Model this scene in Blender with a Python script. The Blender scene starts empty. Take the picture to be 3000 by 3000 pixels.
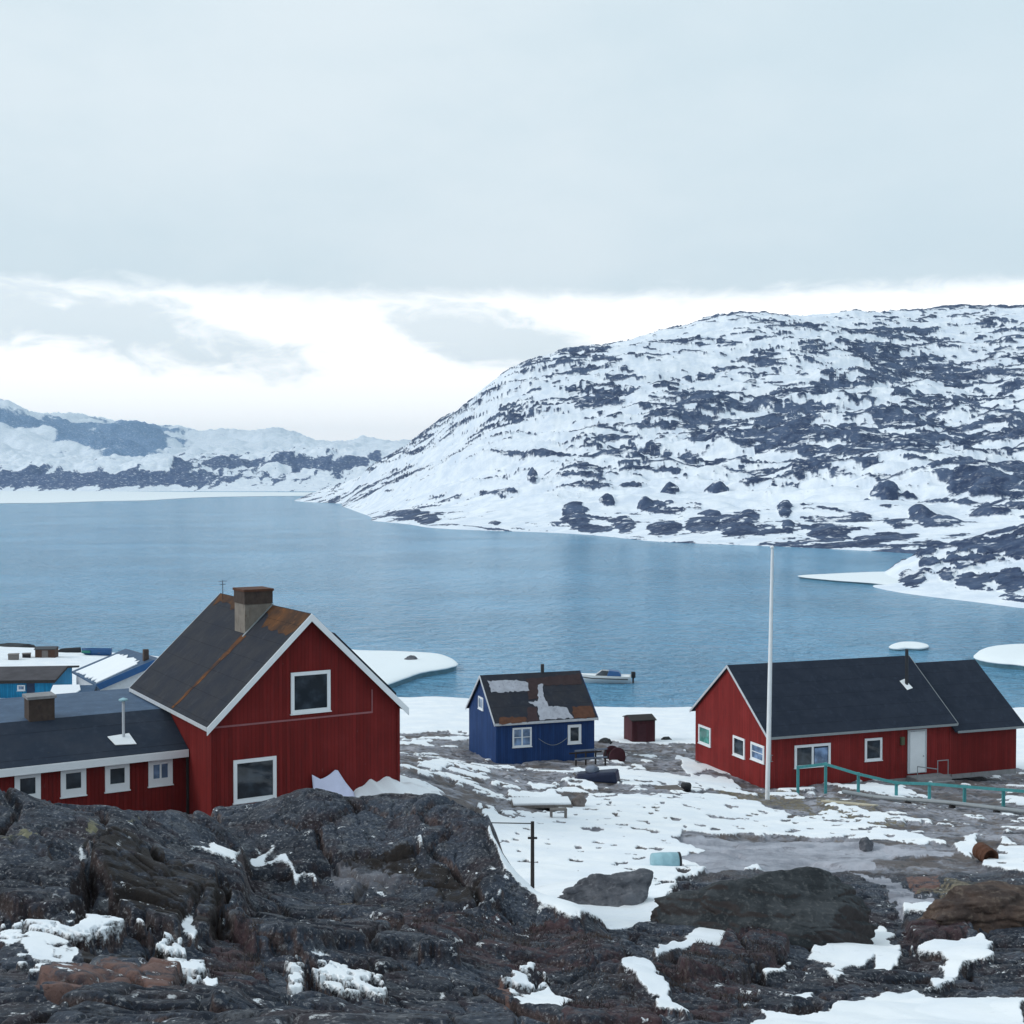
import bpy, bmesh, math, random
import numpy as np
from mathutils import Vector, Matrix
R = math.radians
sc = bpy.context.scene
col = sc.collection

# ------------------------------------------------------------------ camera, sky, sun, exposure
F, HOR, CZ = 3820.0, 1414.0, 20.0            # focal length / horizon row in photo pixels, eye height (m) above the fjord
PITCH = math.atan((1500 - HOR) / F)
cam_d = bpy.data.cameras.new("Camera")
cam = bpy.data.objects.new("Camera", cam_d); col.objects.link(cam)
cam.location = (0, 0, CZ); cam.rotation_euler = (math.pi/2 - PITCH, 0, 0)
cam_d.sensor_width = 36; cam_d.lens = 36 * F / 3000.0
cam_d.clip_start = 0.1; cam_d.clip_end = 60000
sc.camera = cam
sc.view_settings.view_transform = 'Standard'; sc.view_settings.look = 'None'
sc.view_settings.exposure = 0.0; sc.view_settings.gamma = 1.0
SUN_EL, SUN_AZ = R(32), R(-98)               # azimuth from +Y, negative = to the left
sun_d = bpy.data.lights.new("Sun", 'SUN'); sun = bpy.data.objects.new("sun", sun_d); col.objects.link(sun)
sun_d.energy = 1.35; sun_d.angle = R(20); sun_d.color = (1.0, 0.97, 0.93)
sd = Vector((math.sin(SUN_AZ)*math.cos(SUN_EL), math.cos(SUN_AZ)*math.cos(SUN_EL), math.sin(SUN_EL)))
sun.rotation_euler = sd.to_track_quat('Z', 'Y').to_euler()
sun.location = (-60, 20, 60)

class NT:
    """tiny helper for writing node trees"""
    def __init__(s, tree): s.t = tree
    def n(s, kind, **kw):
        nd = s.t.nodes.new(kind)
        for k, v in kw.items():
            if k == 'inp':
                for a, b in v.items():
                    if isinstance(b, bpy.types.NodeSocket): s.t.links.new(b, nd.inputs[a])
                    else: nd.inputs[a].default_value = b
            else: setattr(nd, k, v)
        return nd
    def m(s, op, a, b=None, c=None, clamp=False):
        nd = s.t.nodes.new('ShaderNodeMath'); nd.operation = op; nd.use_clamp = clamp
        for i, v in enumerate((a, b, c)):
            if v is None: continue
            if isinstance(v, bpy.types.NodeSocket): s.t.links.new(v, nd.inputs[i])
            else: nd.inputs[i].default_value = v
        return nd.outputs[0]
    def mix(s, f, a, b, mode='MIX'):
        nd = s.t.nodes.new('ShaderNodeMix'); nd.data_type = 'RGBA'; nd.blend_type = mode
        for i, v in ((0, f), (6, a), (7, b)):
            if isinstance(v, bpy.types.NodeSocket): s.t.links.new(v, nd.inputs[i])
            else: nd.inputs[i].default_value = v if i == 0 else (tuple(v) + (1,))[:4]
        return nd.outputs[2]
    def ramp(s, v, lo, hi, a=0.0, b=1.0):
        nd = s.t.nodes.new('ShaderNodeMapRange'); nd.interpolation_type = 'SMOOTHSTEP'
        s.t.links.new(v, nd.inputs[0])
        for i, q in ((1, lo), (2, hi), (3, a), (4, b)): nd.inputs[i].default_value = q
        return nd.outputs[0]
    def noise(s, vec, scale, detail=4.0, rough=0.55, dist=0.0):
        nd = s.t.nodes.new('ShaderNodeTexNoise')
        if vec is not None: s.t.links.new(vec, nd.inputs['Vector'])
        nd.inputs['Scale'].default_value = scale; nd.inputs['Detail'].default_value = detail
        nd.inputs['Roughness'].default_value = rough; nd.inputs['Distortion'].default_value = dist
        return nd.outputs['Fac']
    def mapping(s, vec, scale=(1,1,1), rot=(0,0,0), loc=(0,0,0)):
        nd = s.t.nodes.new('ShaderNodeMapping'); s.t.links.new(vec, nd.inputs['Vector'])
        nd.inputs['Scale'].default_value = scale; nd.inputs['Rotation'].default_value = rot
        nd.inputs['Location'].default_value = loc
        return nd.outputs[0]

world = bpy.data.worlds.new("World"); sc.world = world; world.use_nodes = True
wt = world.node_tree; wt.nodes.clear(); w = NT(wt)
sky = w.n('ShaderNodeTexSky', sky_type='NISHITA', sun_disc=False)
sky.sun_elevation = SUN_EL; sky.sun_rotation = SUN_AZ
tc = w.n('ShaderNodeTexCoord').outputs['Generated']
sx = w.n('ShaderNodeSeparateXYZ', inp={0: tc})
el = w.m('MULTIPLY', w.m('ARCSINE', sx.outputs[2]), 57.2958)
az = w.m('MULTIPLY', w.m('ARCTAN2', sx.outputs[0], sx.outputs[1]), 57.2958)
cv = w.n('ShaderNodeCombineXYZ', inp={0: w.m('MULTIPLY', az, 0.055), 1: w.m('MULTIPLY', el, 0.17), 2: 0.37}).outputs[0]
nA = w.noise(cv, 1.0, 6, 0.55)
cv2 = w.n('ShaderNodeCombineXYZ', inp={0: w.m('MULTIPLY', az, 0.16), 1: w.m('MULTIPLY', el, 0.42), 2: 4.1}).outputs[0]
nB = w.noise(cv2, 1.0, 6, 0.6)
nC = w.noise(w.mapping(tc, (2.2, 2.2, 5)), 1.6, 5, 0.55)
def ell(ca, ce, ra, re):
    dx = w.m('DIVIDE', w.m('SUBTRACT', az, ca), ra); dy = w.m('DIVIDE', w.m('SUBTRACT', el, ce), re)
    return w.m('ADD', w.m('MULTIPLY', dx, dx), w.m('MULTIPLY', dy, dy))
nBs = w.m('MULTIPLY', w.m('SUBTRACT', nB, 0.5), 2.6)
nAs = w.m('MULTIPLY', w.m('SUBTRACT', nA, 0.5), 4.0)
cv3 = w.n('ShaderNodeCombineXYZ', inp={0: w.m('MULTIPLY', az, 0.45), 1: w.m('MULTIPLY', el, 1.0), 2: 9.3}).outputs[0]
nD = w.m('SUBTRACT', w.noise(cv3, 1.0, 7, 0.62, 0.6), 0.5)
elp = w.m('ADD', el, w.m('MULTIPLY', nAs, 0.30))
elp = w.m('ADD', elp, w.m('MULTIPLY', nD, 1.3))
deck = w.ramp(elp, 7.5, 8.7)
wob = w.m('ADD', w.m('MULTIPLY', nBs, 1.1), w.m('MULTIPLY', nD, 2.6))
tilt = w.m('ADD', el, w.m('MULTIPLY', w.m('ADD', az, 15.0), 0.22))     # the low bank thins out and sinks to the right
dxx = w.m('DIVIDE', w.m('ADD', az, 22.0), 12.5); dyy = w.m('DIVIDE', w.m('SUBTRACT', tilt, 6.1), 1.7)
c1 = w.ramp(w.m('ADD', w.m('ADD', w.m('MULTIPLY', dxx, dxx), w.m('MULTIPLY', dyy, dyy)), wob), 1.5, 0.15)
tilt2 = w.m('ADD', el, w.m('MULTIPLY', w.m('ADD', az, 1.0), 0.18))
dx2 = w.m('DIVIDE', w.m('ADD', az, 0.5), 4.8); dy2 = w.m('DIVIDE', w.m('SUBTRACT', tilt2, 6.4), 1.3)
c2 = w.ramp(w.m('ADD', w.m('ADD', w.m('MULTIPLY', dx2, dx2), w.m('MULTIPLY', dy2, dy2)), wob), 1.5, 0.1)
low = w.m('MULTIPLY', w.m('MAXIMUM', c1, c2), 0.8)
away = w.ramp(w.m('ABSOLUTE', az), 30, 60)                      # the bright rift lies over the fjord; elsewhere the deck goes on
cm = w.m('MAXIMUM', w.m('MAXIMUM', deck, low), away)
dk = w.mix(w.ramp(nC, 0.30, 0.70), (0.715, 0.845, 0.915), (0.82, 0.92, 0.975))
dk = w.mix(w.m('MULTIPLY', w.ramp(az, -2, 26), 0.5), dk, (0.67, 0.82, 0.905))
cl = w.mix(cm, (1.42, 1.42, 1.42), dk)
nish = w.n('ShaderNodeVectorMath', operation='SCALE', inp={0: sky.outputs[0]}); nish.inputs['Scale'].default_value = 0.1
fin = w.mix(0.96, nish.outputs[0], cl)
bg = w.n('ShaderNodeBackground', inp={'Color': fin, 'Strength': 1.0})
wo = w.n('ShaderNodeOutputWorld', inp={'Surface': bg.outputs[0]})

# ------------------------------------------------------------------ projection helpers
cp, sp_ = math.cos(PITCH), math.sin(PITCH)
def ray(px, py):
    a = (px - 1500) / F; b = (1500 - py) / F
    return Vector((a, cp + b*sp_, -sp_ + b*cp))
def at(px, py, Y):                            # the point at distance Y (metres along +Y) seen at that pixel
    d = ray(px, py); return Vector((0, 0, CZ)) + d * (Y / d.y)
def on_z(px, py, z=0.0):
    d = ray(px, py); return Vector((0, 0, CZ)) + d * ((z - CZ) / d.z)

# ------------------------------------------------------------------ tagging
def tag(o, label=None, cat=None, group=None, kind=None):
    if label: o['label'] = label
    if cat: o['category'] = cat
    if group: o['group'] = group
    if kind: o['kind'] = kind
    return o
def thing(name, label, cat, loc=(0,0,0), rz=0.0, group=None):
    o = bpy.data.objects.new(name, None); col.objects.link(o)
    o.empty_display_size = 0.3; o.location = loc; o.rotation_euler = (0, 0, rz)
    return tag(o, label, cat, group)

class MB:
    def __init__(s): s.v = []; s.f = []
    def add(s, vs, fs):
        k = len(s.v); s.v += [tuple(v) for v in vs]; s.f += [tuple(i + k for i in f) for f in fs]; return s
    def box(s, x0, x1, y0, y1, z0, z1):
        return s.add([(x,y,z) for z in (z0,z1) for y in (y0,y1) for x in (x0,x1)],
                     [(0,2,3,1),(4,5,7,6),(0,1,5,4),(2,6,7,3),(0,4,6,2),(1,3,7,5)])
    def hexa(s, p):                           # eight corners: bottom ring of four, top ring of four
        return s.add(p, [(3,2,1,0),(4,5,6,7),(0,1,5,4),(1,2,6,5),(2,3,7,6),(3,0,4,7)])
    def beam(s, a, b, wx, wz):                # square bar from a to b
        a = Vector(a); b = Vector(b); d = (b - a).normalized()
        up = Vector((0,0,1)) if abs(d.z) < 0.95 else Vector((0,1,0))
        sd_ = d.cross(up).normalized() * (wx/2); u = sd_.cross(d).normalized() * (wz/2)
        return s.hexa([a - sd_ - u, a + sd_ - u, b + sd_ - u, b - sd_ - u, a - sd_ + u, a + sd_ + u, b + sd_ + u, b - sd_ + u])
    def tube(s, a, b, r0, r1=None, n=12, caps=True):
        r1 = r0 if r1 is None else r1
        a = Vector(a); b = Vector(b); d = (b - a).normalized()
        up = Vector((0,0,1)) if abs(d.z) < 0.95 else Vector((1,0,0))
        e = d.cross(up).normalized(); g = e.cross(d)
        vs = []
        for c, r in ((a, r0), (b, r1)):
            for i in range(n):
                t = 2*math.pi*i/n; vs.append(c + e*(r*math.cos(t)) + g*(r*math.sin(t)))
        fs = [(i, (i+1)%n, n+(i+1)%n, n+i) for i in range(n)]
        if caps: fs += [tuple(range(n-1,-1,-1)), tuple(range(n, 2*n))]
        return s.add(vs, fs)
    def path(s, pts, r, n=8):
        for a, b in zip(pts[:-1], pts[1:]): s.tube(a, b, r, n=n)
        return s
    def lathe(s, prof, n=20, c=(0,0,0)):      # (radius, z) profile round the z axis
        vs = []; fs = []
        for r, z in prof:
            for i in range(n):
                t = 2*math.pi*i/n; vs.append((c[0]+r*math.cos(t), c[1]+r*math.sin(t), c[2]+z))
        for k in range(len(prof)-1):
            for i in range(n):
                fs.append((k*n+i, k*n+(i+1)%n, (k+1)*n+(i+1)%n, (k+1)*n+i))
        fs += [tuple(range(n-1,-1,-1)), tuple((len(prof)-1)*n+i for i in range(n))]
        return s.add(vs, fs)
    def build(s, name, mat, parent=None, loc=None, smooth=False, bevel=0.0, T=None):
        me = bpy.data.meshes.new(name)
        vs = [tuple(T @ Vector(v)) for v in s.v] if T is not None else s.v
        me.from_pydata(vs, [], s.f)
        bm = bmesh.new(); bm.from_mesh(me); bmesh.ops.recalc_face_normals(bm, faces=bm.faces)
        if bevel: bmesh.ops.bevel(bm, geom=list(bm.edges), offset=bevel, segments=2, profile=0.6, affect='EDGES', clamp_overlap=True)
        bm.to_mesh(me); bm.free()
        if smooth: me.shade_smooth()
        me.materials.append(mat)
        o = bpy.data.objects.new(name, me); col.objects.link(o)
        if parent: o.parent = parent
        if loc is not None: o.location = loc
        return o

# ------------------------------------------------------------------ materials
def new_mat(name):
    m = bpy.data.materials.new(name); m.use_nodes = True
    t = m.node_tree; t.nodes.clear(); n = NT(t)
    b = n.n('ShaderNodeBsdfPrincipled'); o = n.n('ShaderNodeOutputMaterial', inp={0: b.outputs[0]})
    return m, n, b
def lk(n, a, b): n.t.links.new(a, b)
def bump(n, b, h, strength, dist):
    bp = n.n('ShaderNodeBump', inp={'Height': h, 'Strength': strength, 'Distance': dist}); lk(n, bp.outputs[0], b.inputs['Normal'])
def paint(name, c, rough=0.6, var=0.18, scale=2.0, grime=None, spec=0.3):
    m, n, b = new_mat(name)
    p = n.n('ShaderNodeTexCoord').outputs['Object']
    f = n.noise(p, scale, 6, 0.6)
    c2 = tuple(x*(1-2*var) for x in c); c3 = tuple(min(1, x*(1+var)) for x in c)
    k = n.mix(f, c2, c3)
    if grime:
        g = n.ramp(n.noise(n.mapping(p, (1,1,0.25)), scale*2.5, 6, 0.65), 0.52, 0.78)
        k = n.mix(g, k, grime)
    lk(n, k, b.inputs['Base Color']); b.inputs['Roughness'].default_value = rough
    b.inputs['Specular IOR Level'].default_value = spec
    return m
def cladding(name, c, axis='XY', pitch=0.14, rough=0.65):
    """vertical painted boards: dark grooves, board-to-board tone, weather streaks"""
    m, n, b = new_mat(name)
    p = n.n('ShaderNodeTexCoord').outputs['Object']; s = n.n('ShaderNodeSeparateXYZ', inp={0: p})
    geo = n.n('ShaderNodeNewGeometry')
    vt = n.n('ShaderNodeVectorTransform', vector_type='NORMAL', convert_from='WORLD', convert_to='OBJECT', inp={0: geo.outputs['Normal']})
    ns = n.n('ShaderNodeSeparateXYZ', inp={0: vt.outputs[0]})
    isx = n.m('GREATER_THAN', n.m('ABSOLUTE', ns.outputs[0]), 0.7)
    u = n.m('ADD', n.m('MULTIPLY', isx, s.outputs[1]), n.m('MULTIPLY', n.m('SUBTRACT', 1.0, isx), s.outputs[0]))
    t = n.m('DIVIDE', u, pitch); fr = n.m('FRACT', t); bi = n.m('FLOOR', t)
    wn = n.n('ShaderNodeTexWhiteNoise', noise_dimensions='1D', inp={'W': bi}).outputs['Value']
    groove = n.ramp(n.m('ABSOLUTE', n.m('SUBTRACT', fr, 0.5)), 0.40, 0.49)
    st = n.noise(n.mapping(p, (7, 7, 0.7)), 1.0, 6, 0.6)
    big = n.noise(p, 0.7, 4, 0.5)
    k = n.mix(wn, tuple(x*0.82 for x in c), tuple(x*1.15 for x in c))
    k = n.mix(n.ramp(st, 0.42, 0.75), k, tuple(x*0.62 + 0.006 for x in c))
    k = n.mix(n.m('MULTIPLY', n.ramp(big, 0.45, 0.7), 0.35), k, tuple(min(1, x*1.3 + 0.008) for x in c))
    k = n.mix(n.m('MULTIPLY', n.ramp(n.noise(n.mapping(p, (4, 4, 1.2)), 2.4, 8, 0.72), 0.62, 0.72), 0.5), k, (0.16, 0.13, 0.13))
    k = n.mix(n.m('MULTIPLY', groove, 0.55), k, tuple(x*0.35 for x in c))
    lk(n, k, b.inputs['Base Color']); b.inputs['Roughness'].default_value = rough; b.inputs['Specular IOR Level'].default_value = 0.08
    bump(n, b, n.m('SUBTRACT', n.m('MULTIPLY', st, 0.2), groove), 0.6, 0.012)
    return m
def felt(name, c, c2, rough=0.75, lichen=None, amt=0.0, sheen=0.12, rows=True):
    m, n, b = new_mat(name)
    p = n.n('ShaderNodeTexCoord').outputs['Object']
    f = n.noise(p, 1.1, 6, 0.6); g = n.noise(p, 60, 3, 0.6)
    k = n.mix(n.ramp(f, 0.3, 0.7), c, c2)
    k = n.mix(n.m('MULTIPLY', n.ramp(g, 0.5, 0.8), 0.25), k, tuple(min(1, x*1.8+0.01) for x in c2))
    if lichen:
        l = n.ramp(n.noise(p, 2.3, 8, 0.68), 0.62 - amt, 0.72 - amt)
        k = n.mix(n.m('MULTIPLY', l, 0.7), k, lichen)
    if rows:
        oz = n.n('ShaderNodeSeparateXYZ', inp={0: p}).outputs[2]
        wv = n.m('ADD', oz, n.m('MULTIPLY', n.m('SUBTRACT', n.noise(p, 0.9, 3), 0.5), 0.03))
        lap = n.m('FRACT', n.m('DIVIDE', wv, 0.62))
        k = n.mix(n.m('MULTIPLY', n.ramp(lap, 0.955, 0.985), 0.55), k, tuple(x*0.4 for x in c))
        k = n.mix(n.m('MULTIPLY', n.ramp(n.noise(n.mapping(p, (3, 3, 0.35)), 1.2, 6, 0.65), 0.5, 0.75), 0.45), k, tuple(min(1, x*1.7) for x in c2))
    lk(n, k, b.inputs['Base Color']); b.inputs['Roughness'].default_value = rough; b.inputs['Specular IOR Level'].default_value = sheen
    bump(n, b, g, 0.35, 0.01)
    return m
def snow_mat(name, c=(0.84, 0.87, 0.91)):
    m, n, b = new_mat(name)
    p = n.n('ShaderNodeTexCoord').outputs['Object']
    f = n.noise(p, 0.9, 6, 0.6); g = n.noise(p, 9, 5, 0.6)
    lk(n, n.mix(f, tuple(x*0.93 for x in c), c), b.inputs['Base Color'])
    b.inputs['Roughness'].default_value = 0.85; b.inputs['Specular IOR Level'].default_value = 0.2
    bump(n, b, n.m('ADD', f, n.m('MULTIPLY', g, 0.3)), 0.5, 0.08)
    return m
def stone(name, dark, mid, light, scale=1.0, steep=None):
    m, n, b = new_mat(name)
    p = n.n('ShaderNodeTexCoord').outputs['Object']
    a = n.noise(p, 0.8*scale, 8, 0.62, 0.4); c = n.noise(p, 6*scale, 8, 0.65); d = n.noise(p, 26*scale, 5, 0.65)
    k = n.mix(n.ramp(a, 0.35, 0.65), dark, mid)
    k = n.mix(n.m('MULTIPLY', n.ramp(c, 0.5, 0.72), 0.6), k, light)
    if steep:
        ge = n.n('ShaderNodeNewGeometry'); z = n.n('ShaderNodeSeparateXYZ', inp={0: ge.outputs['Normal']}).outputs[2]
        k = n.mix(n.m('MULTIPLY', n.ramp(n.m('ADD', z, n.m('MULTIPLY', n.m('SUBTRACT', c, 0.5), 0.8)), 0.62, 0.30), 0.85), k, steep)
    k = n.mix(n.m('MULTIPLY', n.ramp(d, 0.56, 0.7), 0.5), k, tuple(x*0.5 for x in dark))
    lk(n, k, b.inputs['Base Color']); b.inputs['Roughness'].default_value = 0.9; b.inputs['Specular IOR Level'].default_value = 0.25
    bump(n, b, n.m('ADD', n.m('MULTIPLY', c, 1.0), n.m('MULTIPLY', d, 0.4)), 0.7, 0.06/scale)
    return m
def glass(name, c=(0.018, 0.024, 0.032)):
    m, n, b = new_mat(name)
    p = n.n('ShaderNodeTexCoord').outputs['Object']
    lk(n, n.mix(n.ramp(n.noise(p, 1.6, 3, 0.5), 0.4, 0.7), c, tuple(x*2.6 for x in c)), b.inputs['Base Color'])
    b.inputs['Roughness'].default_value = 0.06; b.inputs['Specular IOR Level'].default_value = 0.5
    bump(n, b, n.noise(p, 1.3, 2, 0.5), 0.08, 0.02)
    return m

M = {}
M['red'] = cladding('red_cladding', (0.165, 0.018, 0.017))
M['red2'] = cladding('red_cladding_bright', (0.215, 0.024, 0.023))
M['blue'] = cladding('blue_cladding', (0.021, 0.054, 0.165))
M['turq'] = cladding('turquoise_cladding', (0.02, 0.22, 0.42))
M['white'] = paint('white_paint', (0.80, 0.83, 0.86), 0.5, 0.06, 3.0)
M['offwhite'] = paint('weathered_white_paint', (0.55, 0.58, 0.62), 0.55, 0.12, 4.0, (0.35, 0.36, 0.38))
M['glass'] = glass('window_glass')
M['glass_light'] = glass('curtained_glass', (0.10, 0.15, 0.24))
M['glass_green'] = glass('green_curtain_glass', (0.05, 0.17, 0.15))
M['felt_dark'] = felt('black_roof_felt', (0.014, 0.020, 0.034), (0.021, 0.028, 0.044))
M['felt_grey'] = felt('grey_roof_felt', (0.020, 0.024, 0.036), (0.032, 0.033, 0.040), lichen=(0.11, 0.06, 0.025), amt=-0.05)
M['felt_slate_sheen'] = felt('slate_felt_sky_sheen', (0.045, 0.08, 0.14), (0.065, 0.11, 0.18), 0.6)  # slate felt; its blue also paints sky sheen on the annex flat roof
M['felt_annex'] = felt('annex_roof_felt', (0.018, 0.027, 0.045), (0.027, 0.035, 0.052), lichen=(0.05, 0.05, 0.04), amt=-0.02)
M['lichen'] = felt('orange_lichen', (0.040, 0.030, 0.030), (0.15, 0.060, 0.022), 0.9, lichen=(0.24, 0.105, 0.03), amt=0.09)
M['lichen_dark'] = felt('brown_lichen', (0.045, 0.03, 0.025), (0.12, 0.055, 0.025), 0.9, lichen=(0.22, 0.09, 0.03), amt=0.04)
M['metal_dark'] = paint('dark_metal', (0.02, 0.023, 0.03), 0.5, 0.1, 5, spec=0.5)
M['metal_grey'] = paint('grey_metal', (0.25, 0.28, 0.30), 0.45, 0.12, 5, spec=0.5)
M['wood'] = paint('weathered_wood', (0.19, 0.17, 0.16), 0.85, 0.25, 8)
M['wood_dark'] = paint('dark_wood', (0.035, 0.03, 0.03), 0.85, 0.3, 8)
M['wood_brown'] = paint('brown_wood', (0.09, 0.05, 0.035), 0.85, 0.3, 5)
M['concrete'] = paint('concrete', (0.27, 0.27, 0.28), 0.9, 0.2, 3, (0.14, 0.13, 0.12))
M['plaster'] = paint('stained_plaster', (0.26, 0.23, 0.20), 0.9, 0.3, 3, (0.11, 0.07, 0.045))
M['brick'] = paint('sooty_brick', (0.085, 0.062, 0.052), 0.9, 0.35, 4, (0.03, 0.025, 0.03))
M['rust'] = paint('rust', (0.115, 0.050, 0.030), 0.9, 0.35, 4, (0.06, 0.025, 0.02))
M['teal'] = paint('teal_paint', (0.07, 0.30, 0.32), 0.6, 0.2, 4, (0.04, 0.16, 0.18))
M['tealgreen'] = paint('green_paint', (0.03, 0.20, 0.16), 0.6, 0.2, 4)
M['boatblue'] = paint('blue_boat_paint', (0.02, 0.09, 0.24), 0.4, 0.15, 4)
M['tank'] = paint('pale_blue_plastic', (0.30, 0.50, 0.57), 0.5, 0.15, 5)
M['tarp'] = paint('navy_tarpaulin', (0.012, 0.02, 0.055), 0.5, 0.3, 4)
M['cloth'] = paint('pale_lilac_sheet', (0.62, 0.64, 0.82), 0.7, 0.08, 3)
M['greybundle'] = paint('grey_bundle', (0.17, 0.20, 0.26), 0.8, 0.2, 8)
M['maroon'] = paint('maroon_paint', (0.07, 0.02, 0.028), 0.7, 0.25, 5)
M['rubber'] = paint('black_rubber', (0.015, 0.016, 0.02), 0.6, 0.1, 5)
M['snow'] = snow_mat('packed_snow')
M['ice'] = snow_mat('snowy_ice', (0.82, 0.87, 0.90))
M['ice_wet'] = paint('wet_ice_edge', (0.10, 0.20, 0.25), 0.3, 0.3, 2)
M['stone_grey'] = stone('grey_granite', (0.050, 0.056, 0.070), (0.16, 0.165, 0.185), (0.24, 0.24, 0.26))
M['stone_dark'] = stone('dark_lichened_granite', (0.018, 0.022, 0.026), (0.050, 0.056, 0.062), (0.135, 0.138, 0.14), scale=1.7, steep=(0.048, 0.040, 0.040))
M['stone_brown'] = stone('brown_granite', (0.045, 0.034, 0.032), (0.11, 0.075, 0.06), (0.20, 0.16, 0.13))
M['stone_tan'] = stone('tan_granite', (0.12, 0.10, 0.095), (0.22, 0.19, 0.18), (0.28, 0.26, 0.25))

# ------------------------------------------------------------------ numpy noise
def _hash(ix, iy, seed):
    h = (ix.astype(np.int64)*374761393 + iy.astype(np.int64)*668265263 + seed*974711) & 0xffffffff
    h = ((h ^ (h >> 13)) * 1274126177) & 0xffffffff
    return ((h ^ (h >> 16)) & 0xffffff) / float(0x1000000)
def perlin(x, y, seed=0):
    x0 = np.floor(x); y0 = np.floor(y); fx = x - x0; fy = y - y0
    u = fx*fx*fx*(fx*(fx*6-15)+10); v = fy*fy*fy*(fy*(fy*6-15)+10)
    def g(dx, dy):
        a = _hash(x0+dx, y0+dy, seed)*2*np.pi
        return np.cos(a)*(fx-dx) + np.sin(a)*(fy-dy)
    return ((g(0,0)*(1-u)+g(1,0)*u)*(1-v) + (g(0,1)*(1-u)+g(1,1)*u)*v) * 1.5
def fbm(x, y, oct=5, seed=0, gain=0.5, lac=2.03):
    a = 1.0; s = 0; t = 0
    for i in range(oct):
        s = s + a*perlin(x, y, seed+i*17); t += a; a *= gain; x = x*lac + 3.1; y = y*lac - 1.7
    return s/t
def billow(x, y, oct=4, seed=0, gain=0.5):
    a = 1.0; s = 0; t = 0
    for i in range(oct):
        s = s + a*np.abs(perlin(x, y, seed+i*31)); t += a; a *= gain; x = x*2.1+5.3; y = y*2.1+1.9
    return s/t
def facets(x, y, seed=0, tilt=1.0, k=9.0):
    """tilted blocks with steep but not vertical joints: returns (height, edge distance)"""
    x0 = np.floor(x); y0 = np.floor(y)
    d1 = np.full(x.shape, 9.0); d2 = np.full(x.shape, 9.0); h = np.zeros(x.shape); W_ = np.zeros(x.shape)
    for dx in (-1,0,1):
        for dy in (-1,0,1):
            cx = x0+dx; cy = y0+dy
            px = cx + 0.5 + 0.9*(_hash(cx,cy,seed)-0.5); py = cy + 0.5 + 0.9*(_hash(cx,cy,seed+7)-0.5)
            ex = x-px; ey = y-py; d = np.sqrt(ex*ex+ey*ey)
            hh = (_hash(cx,cy,seed+13)-0.5) + tilt*((_hash(cx,cy,seed+19)-0.5)*ex + (_hash(cx,cy,seed+23)-0.5)*ey)
            w_ = np.exp(-k*d); h += w_*hh; W_ += w_
            c = d < d1
            d2 = np.where(c, d1, np.minimum(d2, d)); d1 = np.where(c, d, d1)
    return h/W_, d2-d1
def sstep(x, a, b):
    t = np.clip((x-a)/(b-a), 0, 1); return t*t*(3-2*t)

# ------------------------------------------------------------------ smooth surfaces through known points, in (bearing, log distance)
def tps_fit(pts, lam=1e-4, ks=6.0):
    P = np.array([[math.atan2(p[0], p[1])*ks, math.log(math.hypot(p[0], p[1]))*ks*0.5] for p in pts]); z = np.array([p[2] for p in pts])
    n = len(P); d = np.hypot(P[:,None,0]-P[None,:,0], P[:,None,1]-P[None,:,1])
    K = np.where(d > 0, d*d*np.log(d+1e-12), 0) + lam*np.eye(n)
    Q = np.hstack([np.ones((n,1)), P]); A = np.block([[K, Q], [Q.T, np.zeros((3,3))]])
    s = np.linalg.solve(A, np.concatenate([z, np.zeros(3)]))
    def ev(phi, lr):
        a = phi*ks; b = lr*ks*0.5
        o = s[n] + s[n+1]*a + s[n+2]*b
        for i in range(n):
            d2 = (a-P[i,0])**2 + (b-P[i,1])**2
            o = o + s[i]*0.5*d2*np.log(d2+1e-12)
        return o
    return ev
class Grid:
    def __init__(s, phi, lr, z): s.p = phi; s.l = lr; s.z = z
    def __call__(s, phi, lr):
        i = np.clip((phi-s.p[0])/(s.p[1]-s.p[0]), 0, len(s.p)-1.001); j = np.clip((lr-s.l[0])/(s.l[1]-s.l[0]), 0, len(s.l)-1.001)
        i0 = np.floor(i).astype(int); j0 = np.floor(j).astype(int); fi = i-i0; fj = j-j0; z = s.z
        return (z[j0,i0]*(1-fi)+z[j0,i0+1]*fi)*(1-fj) + (z[j0+1,i0]*(1-fi)+z[j0+1,i0+1]*fi)*fj
    def hit(s, px, py):
        d = ray(px, py); h = math.hypot(d.x, d.y); phi = math.atan2(d.x, d.y)
        r = np.exp(s.l); zr = CZ + d.z/h*r
        zg = s(np.full(r.shape, phi), s.l)
        k = np.nonzero(zg >= zr)[0]
        k = k[0] if len(k) else len(r)-1
        if k > 0:
            e0 = zr[k-1]-zg[k-1]; e1 = zg[k]-zr[k]; t = e0/(e0+e1+1e-9); rr = r[k-1]+(r[k]-r[k-1])*t
        else: rr = r[0]
        return Vector((rr*math.sin(phi), rr*math.cos(phi), float(s(np.array([phi]), np.array([math.log(rr)]))[0])))

P3 = lambda l: [tuple(at(*p)) for p in l]
def W3(px, Y, z): return ((px-1500)/F*Y, Y, z)

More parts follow.
